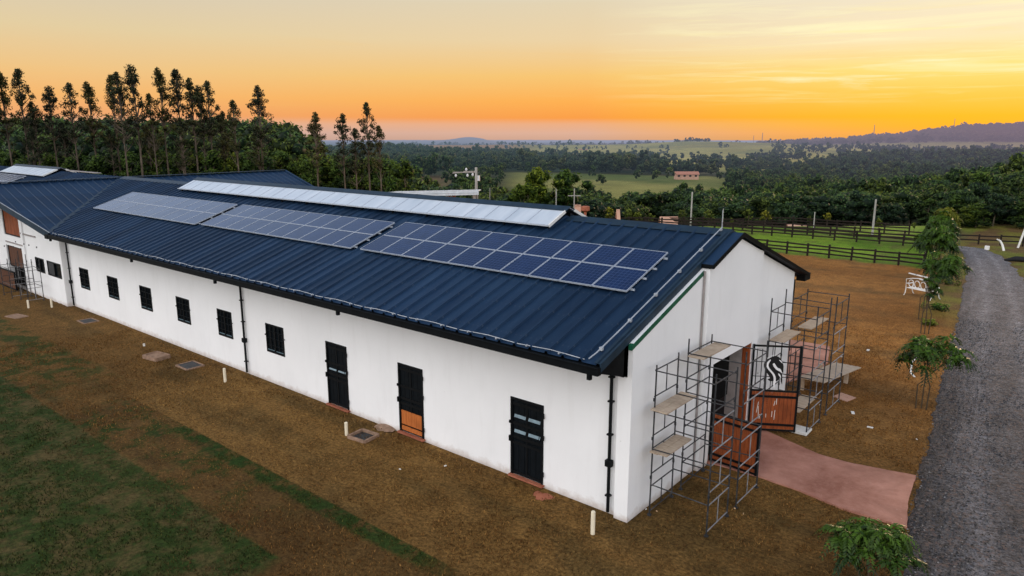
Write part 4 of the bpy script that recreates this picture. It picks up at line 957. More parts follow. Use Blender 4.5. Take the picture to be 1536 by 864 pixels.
for k in range(4): mk_bush(30+k)
for k in range(5): mk_broad(50+k, 'broad', 'leaf_broad')
for k in range(2): mk_broad(60+k, 'bright', 'leaf_bright', 8.5, 2.6, 60, .24, 34)
for k in range(3): mk_broad(70+k, 'youngtree', 'leaf_yellow', 3.4, .95, 30, .15, 18)

RG = random.Random(77)
def plant(kind, px, v, ztop, label, group, j=0, name=None, h0=None):
    """one tree at bearing px and forward distance v whose top reaches ztop"""
    p = atv(px, 300, v); x, y = p.x, p.y; z = tz(x, y); P = PROTO[kind][j % len(PROTO[kind])]
    H = {'euc': 17.2, 'bush': 8.1, 'broad': 9.2, 'bright': 8.8, 'youngtree': 3.5}[kind]
    hh = max(1.0, ztop-z); s = hh/H
    sx = s if kind != 'euc' else max(.75, min(1.15, s))
    if kind == 'bush': sx = max(.8, s)
    o = copy_tree(P, (x, y, z-.05), RG.uniform(0, 6.28), sx*RG.uniform(.92, 1.08), label, group, s)
    o.name = name or o.name; return o
def topz(py, v): return zrow(py, v)
EUC = [(-22, 96), (2, 90), (27, 106), (52, 103), (67, 152), (95, 129), (124, 124), (152, 122), (186, 112), (196, 108), (217, 97), (240, 140), (257, 101), (283, 104), (301, 117), (312, 128), (325, 121), (343, 166), (362, 150), (398, 128)]
for k, (px, py) in enumerate(EUC):
    v = 76+(k*37 % 9)
    plant('euc', px, v, topz(py, v), 'tall bare-stemmed eucalyptus in the row behind the cross wing roof', 'eucalyptus row behind the roofs', k, 'eucalyptus_tree')
for k in range(7):                                # thin stems whose tops stay below the forest line
    px = 60+k*55+RG.uniform(-12, 12); v = RG.uniform(76, 84); plant('euc', px, v, topz(RG.uniform(182, 205), v), 'thinner eucalyptus stem standing against the dark forest', 'slender eucalyptus stems before the forest', k+2, 'eucalyptus_tree')
for (px, py, lab) in [(479, 168, 'slim eucalyptus left of the three standing apart near the centre'), (519, 170, 'middle eucalyptus of the three standing apart near the centre'), (536, 192, 'short eucalyptus between two taller ones near the centre'), (556, 153, 'tallest lone eucalyptus right of the cross roof end'), (573, 188, 'drooping short eucalyptus beside the tallest lone one')]:
    o = plant('euc', px, 72, topz(py, 72), lab, None, px, 'eucalyptus_tree')
for k in range(64):                                 # hedge-like row of leafy trees
    px = -70+k*10.8+RG.uniform(-4, 4); v = 84+RG.uniform(-3, 5); py = 226+RG.uniform(-7, 9)+(6 if px > 430 else 0)
    plant('bush', px, v, topz(py, v), 'dense leafy tree in the dark hedge row behind the roofs', 'hedge row of leafy trees', k, 'leafy_tree')
for k in range(26):
    px = -80+k*21+RG.uniform(-7, 7); v = 95+RG.uniform(-3, 3); py = 203+RG.uniform(-8, 8)
    if px < 470: plant('broad', px, v, topz(py, v), 'dark rounded tree halfway up the forest behind the hedge row', 'forest trees above the hedge row', k, 'broadleaf_tree')
for k in range(40):
    px = -90+k*13.4+RG.uniform(-5, 5); v = 108+RG.uniform(-5, 7); py = 181+RG.uniform(-4, 5)+(5 if px > 420 else 0)
    if px < 440: plant('broad', px, v, topz(py, v), 'tall dark tree on the skyline of the forest at left', 'skyline forest trees', k+1, 'broadleaf_tree')
for (px, py, v, lab) in [(806, 250, 97, 'bright green tree beside the pole row, left of a pair'), (848, 253, 99, 'bright green tree, right of a pair beyond the skylight end'), (783, 270, 94, 'low bright green tree left of the bright pair'), (588, 262, 74, 'light green tree at the foot of the lone eucalypts'), (602, 285, 76, 'low light green bush tree right of the lone eucalypts')]:
    plant('bright', px, v, topz(py, v), lab, None, int(px), 'broadleaf_tree')
cnt = 0
for k in range(100):                                 # valley edge trees, each its own
    px = 600+RG.random()*1000; v = 92+72*RG.random()**1.2
    top = np.interp(px, [560, 700, 850, 950, 1100, 1180, 1280, 1400, 1470, 1540, 1700], [272, 284, 296, 292, 288, 292, 287, 280, 268, 258, 240])
    py = top + (165-v)*.10+RG.uniform(-7, 16)
    z = topz(py, v); gz = tz(*atv(px, 300, v)[:2])
    if z-gz < 3.5: z = gz+RG.uniform(4, 6.5)
    z = min(z, gz+12)
    o = plant('broad', px, v, z, 'dark green tree on the valley edge beyond the paddock', 'valley edge trees', k, 'broadleaf_tree'); q = RG.uniform(1.0, 1.45); o.scale = (o.scale[0]*q, o.scale[1]*q, o.scale[2])
for k, (px, py, v) in enumerate([(913, 308, 80), (943, 312, 80), (957, 316, 79), (978, 318, 80), (1024, 313, 80), (1064, 313, 76), (1100, 330, 76), (1124, 312, 76), (1150, 314, 76), (1218, 322, 75), (1244, 318, 76), (1322, 326, 72), (1376, 340, 72), (1410, 345, 71), (1440, 352, 72)]):
    plant('youngtree', px, v, topz(py, v), 'small yellow-green young tree planted beyond the far paddock fence', 'young trees beyond the paddock', k, 'young_tree')

for k in range(34):
    px = 1395+RG.random()*330; v = 82+RG.random()*36; gz = tz(*atv(px, 300, v)[:2]); plant('bush' if k % 3 == 0 else 'broad', px, v, gz+RG.uniform(4.5, 8)*(.7 if v < 90 else 1), 'dark tree on the wooded slope beyond the end of the road', 'trees on the slope at right', k, 'broadleaf_tree')
for k in range(26):
    px = 1425+k*9+RG.uniform(-3, 3); v = 74+RG.uniform(0, 7)
    gz = tz(*atv(px, 300, v)[:2]); plant('bush' if k % 2 else 'broad', px, v, gz+RG.uniform(2.2, 4.2), 'low dark bushy tree behind the brown fence at the road end', 'low trees behind the road-end fence', k, 'broadleaf_tree')
# far woods: masses nobody could count, as scattered crowns
def far_proto(seed, mat, n=16, npc=26, ls=.85):
    rg = np.random.default_rng(seed); a = rg.uniform(0, 6.28, n); s = rg.uniform(0, 1, n)**.6; z = rg.uniform(-.6, 1, n); k = np.sqrt(np.clip(1-z*z*.8, .1, 1))
    wd_ = rg.uniform(.65, 1.25); ht_ = rg.uniform(.75, 1.45); cen = np.stack([np.cos(a)*s*k*4.2*wd_*(1+.3*np.cos(a*3+seed)), np.sin(a)*s*k*4.2*wd_, (5+z*3.6)*ht_], 1); rad = rg.uniform(.8, 2.0, n)
    o = crown_mesh('crown_cluster', [quadcore(cen, rad, .80), leaves(rg, cen, rad, npc, ls, shade=z*.35)], mat); return o
def scatter(name, pts, mat, label, cat, seed, n=16, npc=26, ls=.85):
    coll = bpy.data.collections.new(name+'_crowns')
    for k in range(8): coll.objects.link(far_proto(seed+k, mat, n, npc, ls))
    P = np.array(pts, np.float32); me = bpy.data.meshes.new(name); me.vertices.add(len(P)); me.vertices.foreach_set('co', P[:, :3].ravel())
    a = me.attributes.new('s', 'FLOAT', 'POINT'); a.data.foreach_set('value', P[:, 3]); a = me.attributes.new('r', 'FLOAT', 'POINT'); a.data.foreach_set('value', P[:, 4]); a = me.attributes.new('h', 'FLOAT', 'POINT'); a.data.foreach_set('value', P[:, 5])
    o = bpy.data.objects.new(name, me); COL.objects.link(o)
    ng = bpy.data.node_groups.new(name, 'GeometryNodeTree'); ng.interface.new_socket('Geometry', in_out='INPUT', socket_type='NodeSocketGeometry'); ng.interface.new_socket('Geometry', in_out='OUTPUT', socket_type='NodeSocketGeometry')
    N = ng.nodes; gi = N.new('NodeGroupInput'); go = N.new('NodeGroupOutput'); ci = N.new('GeometryNodeCollectionInfo'); ci.inputs[0].default_value = coll; ci.inputs['Separate Children'].default_value = True; ci.inputs['Reset Children'].default_value = True
    ip = N.new('GeometryNodeInstanceOnPoints'); ip.inputs['Pick Instance'].default_value = True
    mp = N.new('GeometryNodeMeshToPoints')
    def at(nm): x = N.new('GeometryNodeInputNamedAttribute'); x.data_type = 'FLOAT'; x.inputs[0].default_value = nm; return x.outputs[0]
    rc = N.new('ShaderNodeCombineXYZ'); ng.links.new(at('r'), rc.inputs[2]); sc_ = N.new('ShaderNodeCombineXYZ'); ng.links.new(at('s'), sc_.inputs[0]); ng.links.new(at('s'), sc_.inputs[1]); ng.links.new(at('h'), sc_.inputs[2])
    ng.links.new(gi.outputs[0], mp.inputs[0]); ng.links.new(mp.outputs[0], ip.inputs['Points']); ng.links.new(ci.outputs[0], ip.inputs['Instance'])
    ng.links.new(rc.outputs[0], ip.inputs['Rotation']); ng.links.new(sc_.outputs[0], ip.inputs['Scale']); ng.links.new(ip.outputs[0], go.inputs[0])
    md = o.modifiers.new('trees', 'NODES'); md.node_group = ng; o['kind'] = 'stuff'; tag(o, label, cat); return o
def gen(v0, v1, p0, p1, count, smin, smax, dens=None, rg=None, hz=1.0):
    rg = rg or np.random.default_rng(1); out = []
    v = np.sqrt(rg.uniform(v0*v0, v1*v1, count)); px = rg.uniform(p0, p1, count); u = (px-768)/FP*v
    X = CX+FH[0]*v+RH[0]*u; Y = CY+FH[1]*v+RH[1]*u; Z = terr(X, Y); keep = np.ones(count, bool)
    if dens is not None: keep = dens(v, px, X, Y) > rg.random(count)
    s = rg.uniform(smin, smax, count)*(.68+.64*fbm(X/45, Y/45, 8)); Z = Z+(fbm(X/60, Y/60, 18)-.5)*5*smax
    return np.stack([X, Y, Z-.6, s, rg.uniform(0, 6.28, count), s*hz*rg.uniform(.85, 1.25, count)], 1)[keep]
rg = np.random.default_rng(3)
P1 = gen(160, 330, 690, 1750, 3000, .48, .76, lambda v, px, X, Y: np.where((px > 735) & (px < 1120+(v-215)*.4) & (v > 232), 0, 1.0), rg)
P1b = gen(120, 420, -120, 700, 1700, .65, .95, lambda v, px, X, Y: np.where((px > 575) & (v < 400), np.where(v > 200, .02, .10), np.where((px > 440) & (v < 200), .25, 1)), rg)
P1c = gen(330, 470, 560, 1120, 420, .4, .65, lambda v, px, X, Y: np.where(px < 830, .30, .03)*(fbm(X/25, Y/25, 14) > .5), rg)
P1d = gen(330, 500, 1090, 1750, 1500, .5, .75, None, rg)
scatter('valley_wood', np.concatenate([P1, P1b, P1c, P1d]), 'leaf_broad', 'dark woodland filling the valley below the paddock', 'woodland', 200, 16, 30, .62)
P2 = gen(470, 1020, -100, 1750, 11000, .62, .95, lambda v, px, X, Y: np.where((px > 980) & (px < 1120) & (v > 700), .28, 1.0)*np.where((px > 1000) & (px < 1080) & (v < 560), .35, 1)*np.where(v > np.interp(px, [560, 650, 700, 800, 900, 1000, 1060, 1130, 1175, 1210, 1250, 1310], [1020, 950, 740, 670, 620, 550, 500, 510, 540, 640, 800, 1020]), np.where(fbm(X/55, Y/55, 64) > .56, .75, .015), 1), rg)
scatter('hillside_forest', P2, 'leaf_far', 'blue-green forest on the hillsides across the valley', 'forest', 300, 16, 30, .75)
def pd_(v, px, X, Y): return np.where(np.abs(v-1800) < 60, .55, .10)*(fbm(X/90, Y/90, 24) > .58)+np.where((v > 1350) & (v < 1600) & (px > 820) & (px < 1000), .12, 0)
P3 = gen(1050, 2100, 560, 1260, 2600, .5, .95, lambda v, px, X, Y: pd_(v, px, X, Y), rg)
P3b = gen(1790, 1850, 1000, 1060, 34, .6, 1.0, None, rg, .7)
P3c = gen(1150, 1700, 1150, 1700, 700, .7, 1.1, lambda v, px, X, Y: np.where(fbm(X/150, Y/150, 34) > .48, 1, .1), rg)
scatter('pasture_trees', np.concatenate([P3, P3b, P3c]), 'leaf_far', 'scattered dark trees and copses over the far pasture hill', 'trees', 400, 10, 12, 1.4)
P4 = gen(2400, 4200, 1130, 1800, 5200, 2.0, 3.4, lambda v, px, X, Y: np.where(fbm(X/420, Y/420, 81) > .60, .15, 1.0), rg, .55)
P4b = gen(2300, 3800, 440, 1180, 900, 1.6, 2.6, lambda v, px, X, Y: (fbm(X/300, Y/300, 44) > .5)*.6, rg, .6)
scatter('ridge_forest', np.concatenate([P4, P4b]), 'leaf_hill', 'hazy purple forest on the far ridge under the sunset', 'forest', 500, 9, 9, 1.7)

# ------------------------------------------------------------------ fences
def fence(pts, label, step=1.75, h=1.02, rails=(.32, .62, .92), group='paddock fences', wob=.05, seed=0, bt=.05):
    rg = random.Random(seed); a = Vector((*pts[0], 0)); F = thing('paddock_fence', label, 'fence', (pts[0][0], pts[0][1], tz(*pts[0])), group)
    posts = []
    for p, q in zip(pts, pts[1:]):
        p = Vector((*p, 0)); q = Vector((*q, 0)); n = max(1, round((q-p).length/step))
        for k in range(n+(1 if q == Vector((*pts[-1], 0)) else 0)): r = p.lerp(q, k/n); posts.append(Vector((r.x, r.y, tz(r.x, r.y))))
    for r in posts[:98]:
        m = MB(); hh = h+rg.uniform(-.04, .08); m.bar(r+Vector((0, 0, -.1)), r+Vector((rg.uniform(-.02, .02), rg.uniform(-.02, .02), hh)), .13, .13, (0, 1, 0)); m.build('post', 'fence_timber', F, bevel=0)
    for z in rails:
        m = MB()
        for r, s in zip(posts, posts[1:]): m.bar(r+Vector((0, -.08, z+rg.uniform(-wob, wob))), s+Vector((0, -.08, z+rg.uniform(-wob, wob))), .04, .12)
        m.build('rail', 'fence_timber', F)
fence([(-58, 44.5), (-1.3, 44.5)], 'dark timber rail fence nearest the brown field, along the green paddock', seed=1, step=1.68)
fence([(-1.3, 44.62), (-3.3, 57.8)], 'dark timber fence run beside the gravel road, closing the paddock', seed=2, step=1.9)
fence([(-46, 51.0), (-3.0, 55.6)], 'dark timber fence across the middle of the green paddock', seed=3, step=1.9)
fence([(-62, 52.5), (-3.3, 58.6)], 'dark timber fence at the far side of the green paddock', seed=4, step=2.1)
fence([(-80, 55), (-30, 61.5), (-6, 63.6)], 'outermost dark fence before the valley trees', seed=5, step=2.2)
fence([(-3.0, 59.4), (6.5, 62.8), (14, 64)], 'low brown fence beyond the end of the gravel road', seed=6, step=1.7, h=.9, rails=(.4, .8))
for k, (x, y) in enumerate([(-16.59, 51.24), (-20, 45)]): pass

# ------------------------------------------------------------------ poles, towers
def pole(px, pyb, pyt, label, r=.09, mat='concrete_pole', v=None, cross_=False, name='utility_pole'):
    if v is None: b = at0(px, pyb); v = (b.x-CX)*FH[0]+(b.y-CY)*FH[1]
    b = atv(px, pyb, v); z0 = tz(b.x, b.y); z1 = zrow(pyt, v)
    t = thing(name, label, 'pole', (b.x, b.y, z0)); m = MB(); m.tube([(b.x, b.y, z0-.1), (b.x, b.y, z1)], [r, r*.75], 8); m.build('shaft', mat, t)
    if cross_:
        c = MB(); d = Vector((RH[0], RH[1], 0)); c.bar(Vector((b.x, b.y, z1-.9))-d*.8, Vector((b.x, b.y, z1-.9))+d*.8, .1, .1); c.build('crossarm', mat, t)
    return t
pole(1308, 355, 299, 'tall pale concrete pole behind the paddock fences', .11)
pole(1083, 348, 313, 'thin grey pole just above the end of the roof ridge', .05)
pole(1036, 335, 288, 'pale pole rising behind the roof ridge near the low brick hut', .10)
pole(834, 312, 283, 'white pole left of the pole with a crossarm', .10)
pole(861, 316, 283, 'grey pole with a short crossarm beyond the skylight end', .09, cross_=True)
pole(1220, 345, 318, 'thin pole with a yellow-green tree beside it', .06)
pole(1137, 400, 383, 'short thin white stake in the brown field near the fence', .02, 'white_paint', name='white_stake')
pole(735, 318, 282, 'short dark pole right of the transformer pole', .07, 'pole_timber')
# transformer pole
v = 62; b = atv(715, 330, v); z1 = zrow(251, v); t = thing('transformer_pole', 'concrete pole with crossarms, insulators and a pale metal arm behind the roof', 'utility pole', (b.x, b.y, 0))
MB().tube([(b.x, b.y, -.1), (b.x, b.y, z1)], [.15, .11], 10).build('shaft', 'concrete_pole', t)
d = Vector((RH[0], RH[1], 0)); c = Vector((b.x, b.y, z1))
m = MB(); m.bar(c+Vector((0, 0, -.35)), c+Vector((0, 0, -.35))-d*1.1, .08, .08); m.bar(c+Vector((0, 0, -.42)), c+Vector((0, 0, -.42))-d*2.0, .09, .09); m.bar(c+Vector((0, 0, -.42))-d*.9, c+Vector((0, 0, -.5))-d*2.05, .07, .06); m.build('crossarm', 'pole_timber', t)
for u, z in ((.85, -.18), (.3, -.62), (.75, -.68), (1.75, -.70)): MB().tube([c+Vector((0, 0, z-.12))-d*u, c+Vector((0, 0, z))-d*u, c+Vector((0, 0, z+.13))-d*u], [.06, .11, .05], 7).build('insulator', 'insulator', t)
MB().tube([c+Vector((0, 0, -1.15))+d*.2, c+Vector((0, 0, -.7))+d*.2], .12, 8).build('lamp', 'insulator', t)
# pale open shed behind the ridge
v = 55; a = atv(581, 291, v); b2 = atv(718, 288, v); bk = Vector((FH[0], FH[1], 0))*4.5
sh = thing('open_shed', 'open shed with a long pale metal roof edge behind the main ridge', 'shed', (a.x, a.y, 0))
m = MB(); top = [a+Vector((0, 0, .12)), b2+Vector((0, 0, .12)), b2+bk+Vector((0, 0, -.15)), a+bk+Vector((0, 0, -.15))]; m.slab(top, .06); m.bar(a+Vector((0, 0, .05)), b2+Vector((0, 0, .05)), .08, .20); m.bar(a+Vector((0, 0, -.14))-bk*.012, b2+Vector((0, 0, -.14))-bk*.012, .12, .14); m.build('roof', 'shed_strip', sh)
for k in range(4):
    p = a.lerp(b2, .05+k*.3)
    for q in (p+bk*.05, p+bk*.95): MB().box(q.x-.08, q.x+.08, q.y-.08, q.y+.08, -.1, q.z-.12).build('post', 'concrete_pole', sh)
def lattice(px, pyb, pyt, v, label, w=2.2):
    b = atv(px, pyb, v); z0 = zrow(pyb+3, v); z1 = zrow(pyt, v); t = thing('radio_mast', label, 'mast', (b.x, b.y, z0)); m = MB(); H = z1-z0
    for sx in (-1, 1):
        for sy in (-1, 1): m.tube([(b.x+sx*w, b.y+sy*w, z0), (b.x+sx*w*.25, b.y+sy*w*.25, z1)], w*.18, 4)
    for k in range(1, 8):
        ww = w*(1-.75*k/8); z = z0+H*k/8; m.bar((b.x-ww, b.y-ww, z), (b.x+ww, b.y+ww, z+H/16), .2*w, .12*w); m.bar((b.x+ww, b.y-ww, z), (b.x-ww, b.y+ww, z+H/16), .2*w, .12*w)
    m.build('lattice', 'tower_steel', t)
lattice(1143, 214, 199, 2600, 'thin mast on the hills left of the far ridge', 1.6)
lattice(1130, 214, 203, 2600, 'shorter mast beside the thin mast on the hills', 1.2)
lattice(1310, 208, 187, 3500, 'lattice mast on the slope of the far ridge', 2.6)
lattice(1431, 191, 178, 3600, 'small mast on the top of the far ridge', 2.2)
lattice(1384, 246, 222, 780, 'slim pylon among trees of the middle hill', .8)

# ------------------------------------------------------------------ houses
def house(px0, px1, pyb, pyt, v, label, wall='pink_plaster', roof='terracotta', depth=None, wins=3, name='house', z0=None):
    a = atv(px0, pyb, v); b = atv(px1, pyb, v); L = (b-a).length; d = (b-a).normalized(); d.z = 0; f = Vector((FH[0], FH[1], 0)); D = depth or L*.4; zb = zrow(pyb, v) if z0 is None else z0; zt = zrow(pyt, v); H = zt-zb; ze = zb+H*.55
    t = thing(name, label, 'house' if name == 'house' else 'hut', (a.x, a.y, zb))
    P = lambda u, w, z: a+d*u+f*w+Vector((0, 0, z-a.z))
    m = MB(); m.add([P(0, 0, zb-2), P(L, 0, zb-2), P(L, D, zb-2), P(0, D, zb-2), P(0, 0, ze), P(L, 0, ze), P(L, D, ze), P(0, D, ze), P(0, D/2, zt-.1), P(L, D/2, zt-.1)], [(0, 1, 5, 4), (1, 2, 6, 9, 5), (2, 3, 7, 6), (3, 0, 4, 8, 7)]); m.build('wall', wall, t)
    o = L*.03; m = MB(); m.slab([P(-o, -D*.1, ze-H*.05), P(L+o, -D*.1, ze-H*.05), P(L+o, D/2, zt), P(-o, D/2, zt)], H*.04); m.slab([P(-o, D*1.1, ze-H*.05), P(L+o, D*1.1, ze-H*.05), P(L+o, D/2, zt), P(-o, D/2, zt)], H*.04); m.build('roof', roof, t)
    for k in range(wins):
        u = L*(k+.5)/wins; w = L*.10/1.0; hh = (ze-zb); m = MB(); m.add([P(u-w/2, -.05, zb+hh*.15), P(u+w/2, -.05, zb+hh*.15), P(u+w/2, -.05, zb+hh*.75), P(u-w/2, -.05, zb+hh*.75)], [(0, 1, 2, 3)]); m.build('window', 'dark_opening', t)
house(1014, 1048, 266.0, 257.5, 430, 'pink house with a terracotta roof by the green valley field', wins=4)
house(868, 881, 229.5, 223.5, 1500, 'farmhouse with an orange roof, right of the dark tree on the pasture hill', wins=2)
house(828, 843, 230, 225.5, 1480, 'low red-roofed farm shed, leftmost on the pasture hill', wins=2)
house(896, 908, 230, 225.5, 1520, 'small orange-roofed farmhouse, rightmost on the pasture hill', wins=2)
house(976, 989, 243, 240, 1050, 'tiny pale house at the foot of the pasture hill', 'white_far', 'white_far', wins=1)
for (p0, p1, yb, yt, lab) in [(1184, 1203, 350, 337, 'low pink hut with a ridge finial, left one beyond the paddock'), (1208, 1236, 350, 339, 'long low pink hut, right one beyond the paddock'), (992, 1018, 337, 326, 'low brick hut behind the roof ridge beside the pale pole'), (863, 872, 316, 308, 'small brick stub left of two beyond the skylight end'), (926, 931, 322, 315, 'little pink brick hut left of the round young trees')]:
    house(p0, p1, yb, yt, 77 if p0 > 900 else 72, lab, 'brick_red', 'pink_plaster', 1.5, 1, 'brick_hut', z0=-1.2)
# red hydrant-like stand poking over the ridge
def red_stand(px, pyt, v, label):
    b = atv(px, pyt, v); m = MB(); m.tube([(b.x, b.y, tz(b.x, b.y)), (b.x, b.y, b.z-.15)], .12, 8); m.tube([(b.x, b.y, b.z-.55), (b.x, b.y, b.z-.4), (b.x, b.y, b.z-.05), (b.x, b.y, b.z)], [.1, .42, .42, .25], 10)
    tag(m.build('water_tank', 'brick_red', None, loc=(b.x, b.y, 0)), label, 'tank')
red_stand(676, 289, 60, 'small orange-red tank on a stem showing over the roof ridge')
red_stand(878, 309, 66, 'red round stand beyond the end of the skylight')

# ------------------------------------------------------------------ saplings along the road
def sapling_mesh(seed, h, spread, stems=3, mat='leaf_bright', n=30, npc=70, ls=.085, tall=1.0, lean=0.0):
    rg = np.random.default_rng(seed); m = MB(); tips = []
    for k in range(stems):
        a = 2*math.pi*k/stems+rg.normal()*.3; r0 = .07+.05*k; tp = (math.cos(a)*spread*.45+lean, math.sin(a)*spread*.3, h*.70)
        x0 = (k-(stems-1)/2)*.16; y0 = rg.normal()*.04
        m.tube([(x0, y0, -.05), (x0*1.2, y0, h*.3), ((x0+tp[0])/2, tp[1]/2, h*.5), tp], [.028, .022, .018, .012], 6); tips.append(tp)
        for b in range(3):
            q = (tp[0]+rg.normal()*spread*.3, tp[1]+rg.normal()*spread*.3, h*rg.uniform(.75, .9)); m.tube([((x0+tp[0])/2, tp[1]/2, h*.5), q], [.014, .006], 4)
    me = bpy.data.meshes.new('trunk'); me.from_pydata(m.v, [], m.f); me.materials.append(M['sapling_bark']); me.update(); tr = bpy.data.objects.new('trunk', me)
    a = rg.uniform(0, 6.28, n); s = np.sqrt(rg.random(n)); cen = np.stack([np.cos(a)*s*spread+lean, np.sin(a)*s*spread*.8, h*(.86-.20*s*s*tall+rg.normal(size=n)*.05)], 1); rad = rg.uniform(.16, .30, n)*spread
    # fronds: drooping stalks that carry rows of narrow leaflets
    V = []; S_ = []
    for c_ in cen:
        for _ in range(5):
            a0 = rg.uniform(0, 6.28); Lf = spread*rg.uniform(.30, .55); el = rg.uniform(.1, .8); br = rg.uniform(-.1, .15)
            d = np.array([math.cos(a0), math.sin(a0), 0]); sd = np.array([-d[1], d[0], 0]); K = 9
            for k in range(1, K+1):
                u = k/K; p = c_+d*Lf*u+np.array([0, 0, Lf*(el*u-1.15*u*u)]); tdir = d+np.array([0, 0, el-2.3*u]); tdir /= np.linalg.norm(tdir)
                ll = ls*(1.6-.9*abs(u-.45)); 
                for sg in (-1, 1):
                    q = sd*sg*.85+tdir*.45+np.array([0, 0, -.25])+rg.normal(size=3)*.12; q /= np.linalg.norm(q); wv = tdir*ll*.26
                    V += [p, p+q*ll*.5+wv, p+q*ll, p+q*ll*.5-wv]; S_ += [min(1, max(0, .42+br+.35*(el-1.2*u)+rg.normal()*.13+(c_[2]-h*.8)/h*1.4))]*4  # leaflets painted lighter towards the crown top
    V = np.array(V); F = np.arange(len(V)).reshape(-1, 4)
    cr = crown_mesh('crown', [(V, F, np.array(S_)), leaves(rg, cen, rad*.7, 10, ls*.8, up=.9, flat=.5)], mat)
    return tr, cr
def sapling(x, y, h, spread, label, seed, **kw):
    t = thing('roadside_sapling', label, 'sapling', (x, y, 0)); tr, cr = sapling_mesh(seed, h, spread, **kw)
    for o in (tr, cr): COL.objects.link(o); o.parent = t
    return t
M['leaf_sap'] = None
def folsap():
    t = NT('leaf_sap'); at = t.n('ShaderNodeAttribute', attribute_name='Col'); s = t.n('ShaderNodeSeparateColor'); t.l(at.outputs['Color'], s.inputs[0])
    c = t.mix(s.outputs[0], (.008, .024, .004, 1), (.105, .20, .018, 1)); b = t.bsdf(c, .5, .25, link=False); tr = t.n('ShaderNodeBsdfTranslucent'); t.l(c, tr.inputs[0]); m = t.n('ShaderNodeMixShader'); m.inputs[0].default_value = .3
    t.l(b.outputs[0], m.inputs[1]); t.l(tr.outputs[0], m.inputs[2]); t.l(m.outputs[0], t.out.inputs[0]); M['leaf_sap'] = t.m
folsap()
sapling(5.55, .45, 1.88, .84, 'young three-stemmed sapling with drooping green crown at the path end by the gravel', 7, mat='leaf_sap', n=42, npc=80, ls=.085)
sapling(4.25, 13.3, 2.95, 1.05, 'umbrella-crowned sapling on three thin stems halfway along the gravel edge', 8, mat='leaf_sap', n=32, npc=80, ls=.11, lean=.25)
sapling(2.35, 24.5, 3.3, .45, 'thin sapling with a loop of bent stems beyond the umbrella-crowned one', 9, mat='leaf_sap', n=10, npc=60, ls=.10)
sapling(1.7, 27.5, 4.0, 1.1, 'leaning sapling with wide flat branches before the white bench', 10, mat='leaf_sap', n=34, npc=70, ls=.13, lean=.7)
sapling(.6, 36.0, 4.4, 1.1, 'tall leafy sapling behind the white bench', 11, mat='leaf_sap', n=46, npc=80, ls=.15)
sapling(-.2, 42.5, 4.6, .85, 'tallest bushy sapling where the fence meets the road', 12, mat='leaf_sap', n=50, npc=80, ls=.15)
sapling(-.9, 47.5, 4.0, .9, 'leafy sapling beside the corner of the paddock fence', 13, mat='leaf_sap', n=44, npc=70, ls=.16)
sapling(-1.5, 53.0, 4.2, .95, 'yellowish leafy sapling near the far end of the road', 14, mat='leaf_yellow', n=40, npc=70, ls=.16)
# low tufts in the verge
def tuft(x, y, r, label, k):
    rg = np.random.default_rng(k); n = 8; cen = np.stack([x+rg.normal(size=n)*r*.5, y+rg.normal(size=n)*r*.5, np.full(n, r*.4)], 1)
    o = crown_mesh('verge_shrub', [leaves(rg, cen, np.full(n, r*.5), 50, .07)], 'leaf_yellow' if k % 2 else 'leaf_sap'); COL.objects.link(o); o.location = (0, 0, 0); tag(o, label, 'shrub', 'low shrubs in the road verge')
for k, (x, y, r) in enumerate([(2.9, 20.5, .35), (2.2, 26.5, .4), (1.9, 30.5, .5), (1.2, 39, .5), (2.5, 22.8, .3), (.3, 46.5, .5)]): tuft(x, y, r, 'low leafy shrub in the strip between brown field and gravel', k)

# ------------------------------------------------------------------ small things
def bench(x, y, rot):
    t = thing('garden_bench', 'white ornate metal garden bench on the field edge', 'bench', (x, y, 0)); W = 1.7
    Rm = Matrix.Rotation(rot, 3, 'Z'); P = lambda a, b, c: Vector((x, y, 0))+Rm @ Vector((a, b, c))
    m = MB()
    for k in range(5): m.bar(P(-W/2, -.25+k*.11, .45), P(W/2, -.25+k*.11, .45), .085, .03)
    m.build('seat', 'white_paint', t)
    m = MB()
    for k in range(4):
        u = -W/2+.22+k*W/4.4; m.tube([P(u+.17*math.cos(a), .30+.02*math.sin(a), .78+.22*math.sin(a)) for a in np.linspace(0, 6.28, 12)], .022, 5)
    m.tube([P(-W/2, .30, .46), P(-W/2, .34, 1.0), P(-W/4, .36, 1.12), P(0, .36, 1.18), P(W/4, .36, 1.12), P(W/2, .34, 1.0), P(W/2, .30, .46)], .025, 6); m.build('backrest', 'white_paint', t)
    for s in (-1, 1):
        u = s*W/2; m = MB(); m.tube([P(u, -.50, .0), P(u, -.38, .12), P(u, -.30, .30), P(u, -.27, .45)], .03, 6); m.tube([P(u, .42, .0), P(u, .32, .14), P(u, .28, .45)], .03, 6); m.build('leg', 'white_paint', t)
        m = MB(); m.tube([P(u, -.27, .45), P(u, -.36, .60), P(u, -.30, .72), P(u, .0, .70), P(u, .32, .74)], .028, 6); m.build('armrest', 'white_paint', t)
bench(.55, 33.6, R(155))
m = MB(); m.tube([(3.35, 17.0, .0), (3.15, 17.2, .1), (3.1, 17.5, .45), (3.25, 17.7, .75)], .035, 6); tag(m.build('bent_pipe', 'white_paint', None), 'bent white pipe lying behind the umbrella-crowned sapling', 'pipe')
m = MB(); m.bar((.2, 40, .05), (-1.6, 41.2, .07), .09, .07); m.bar((.4, 38.2, .05), (-.6, 39.4, .07), .1, .07); tag(m.build('white_bars', 'white_paint', None), 'two white bars lying on the ground near the fence corner', 'bars')
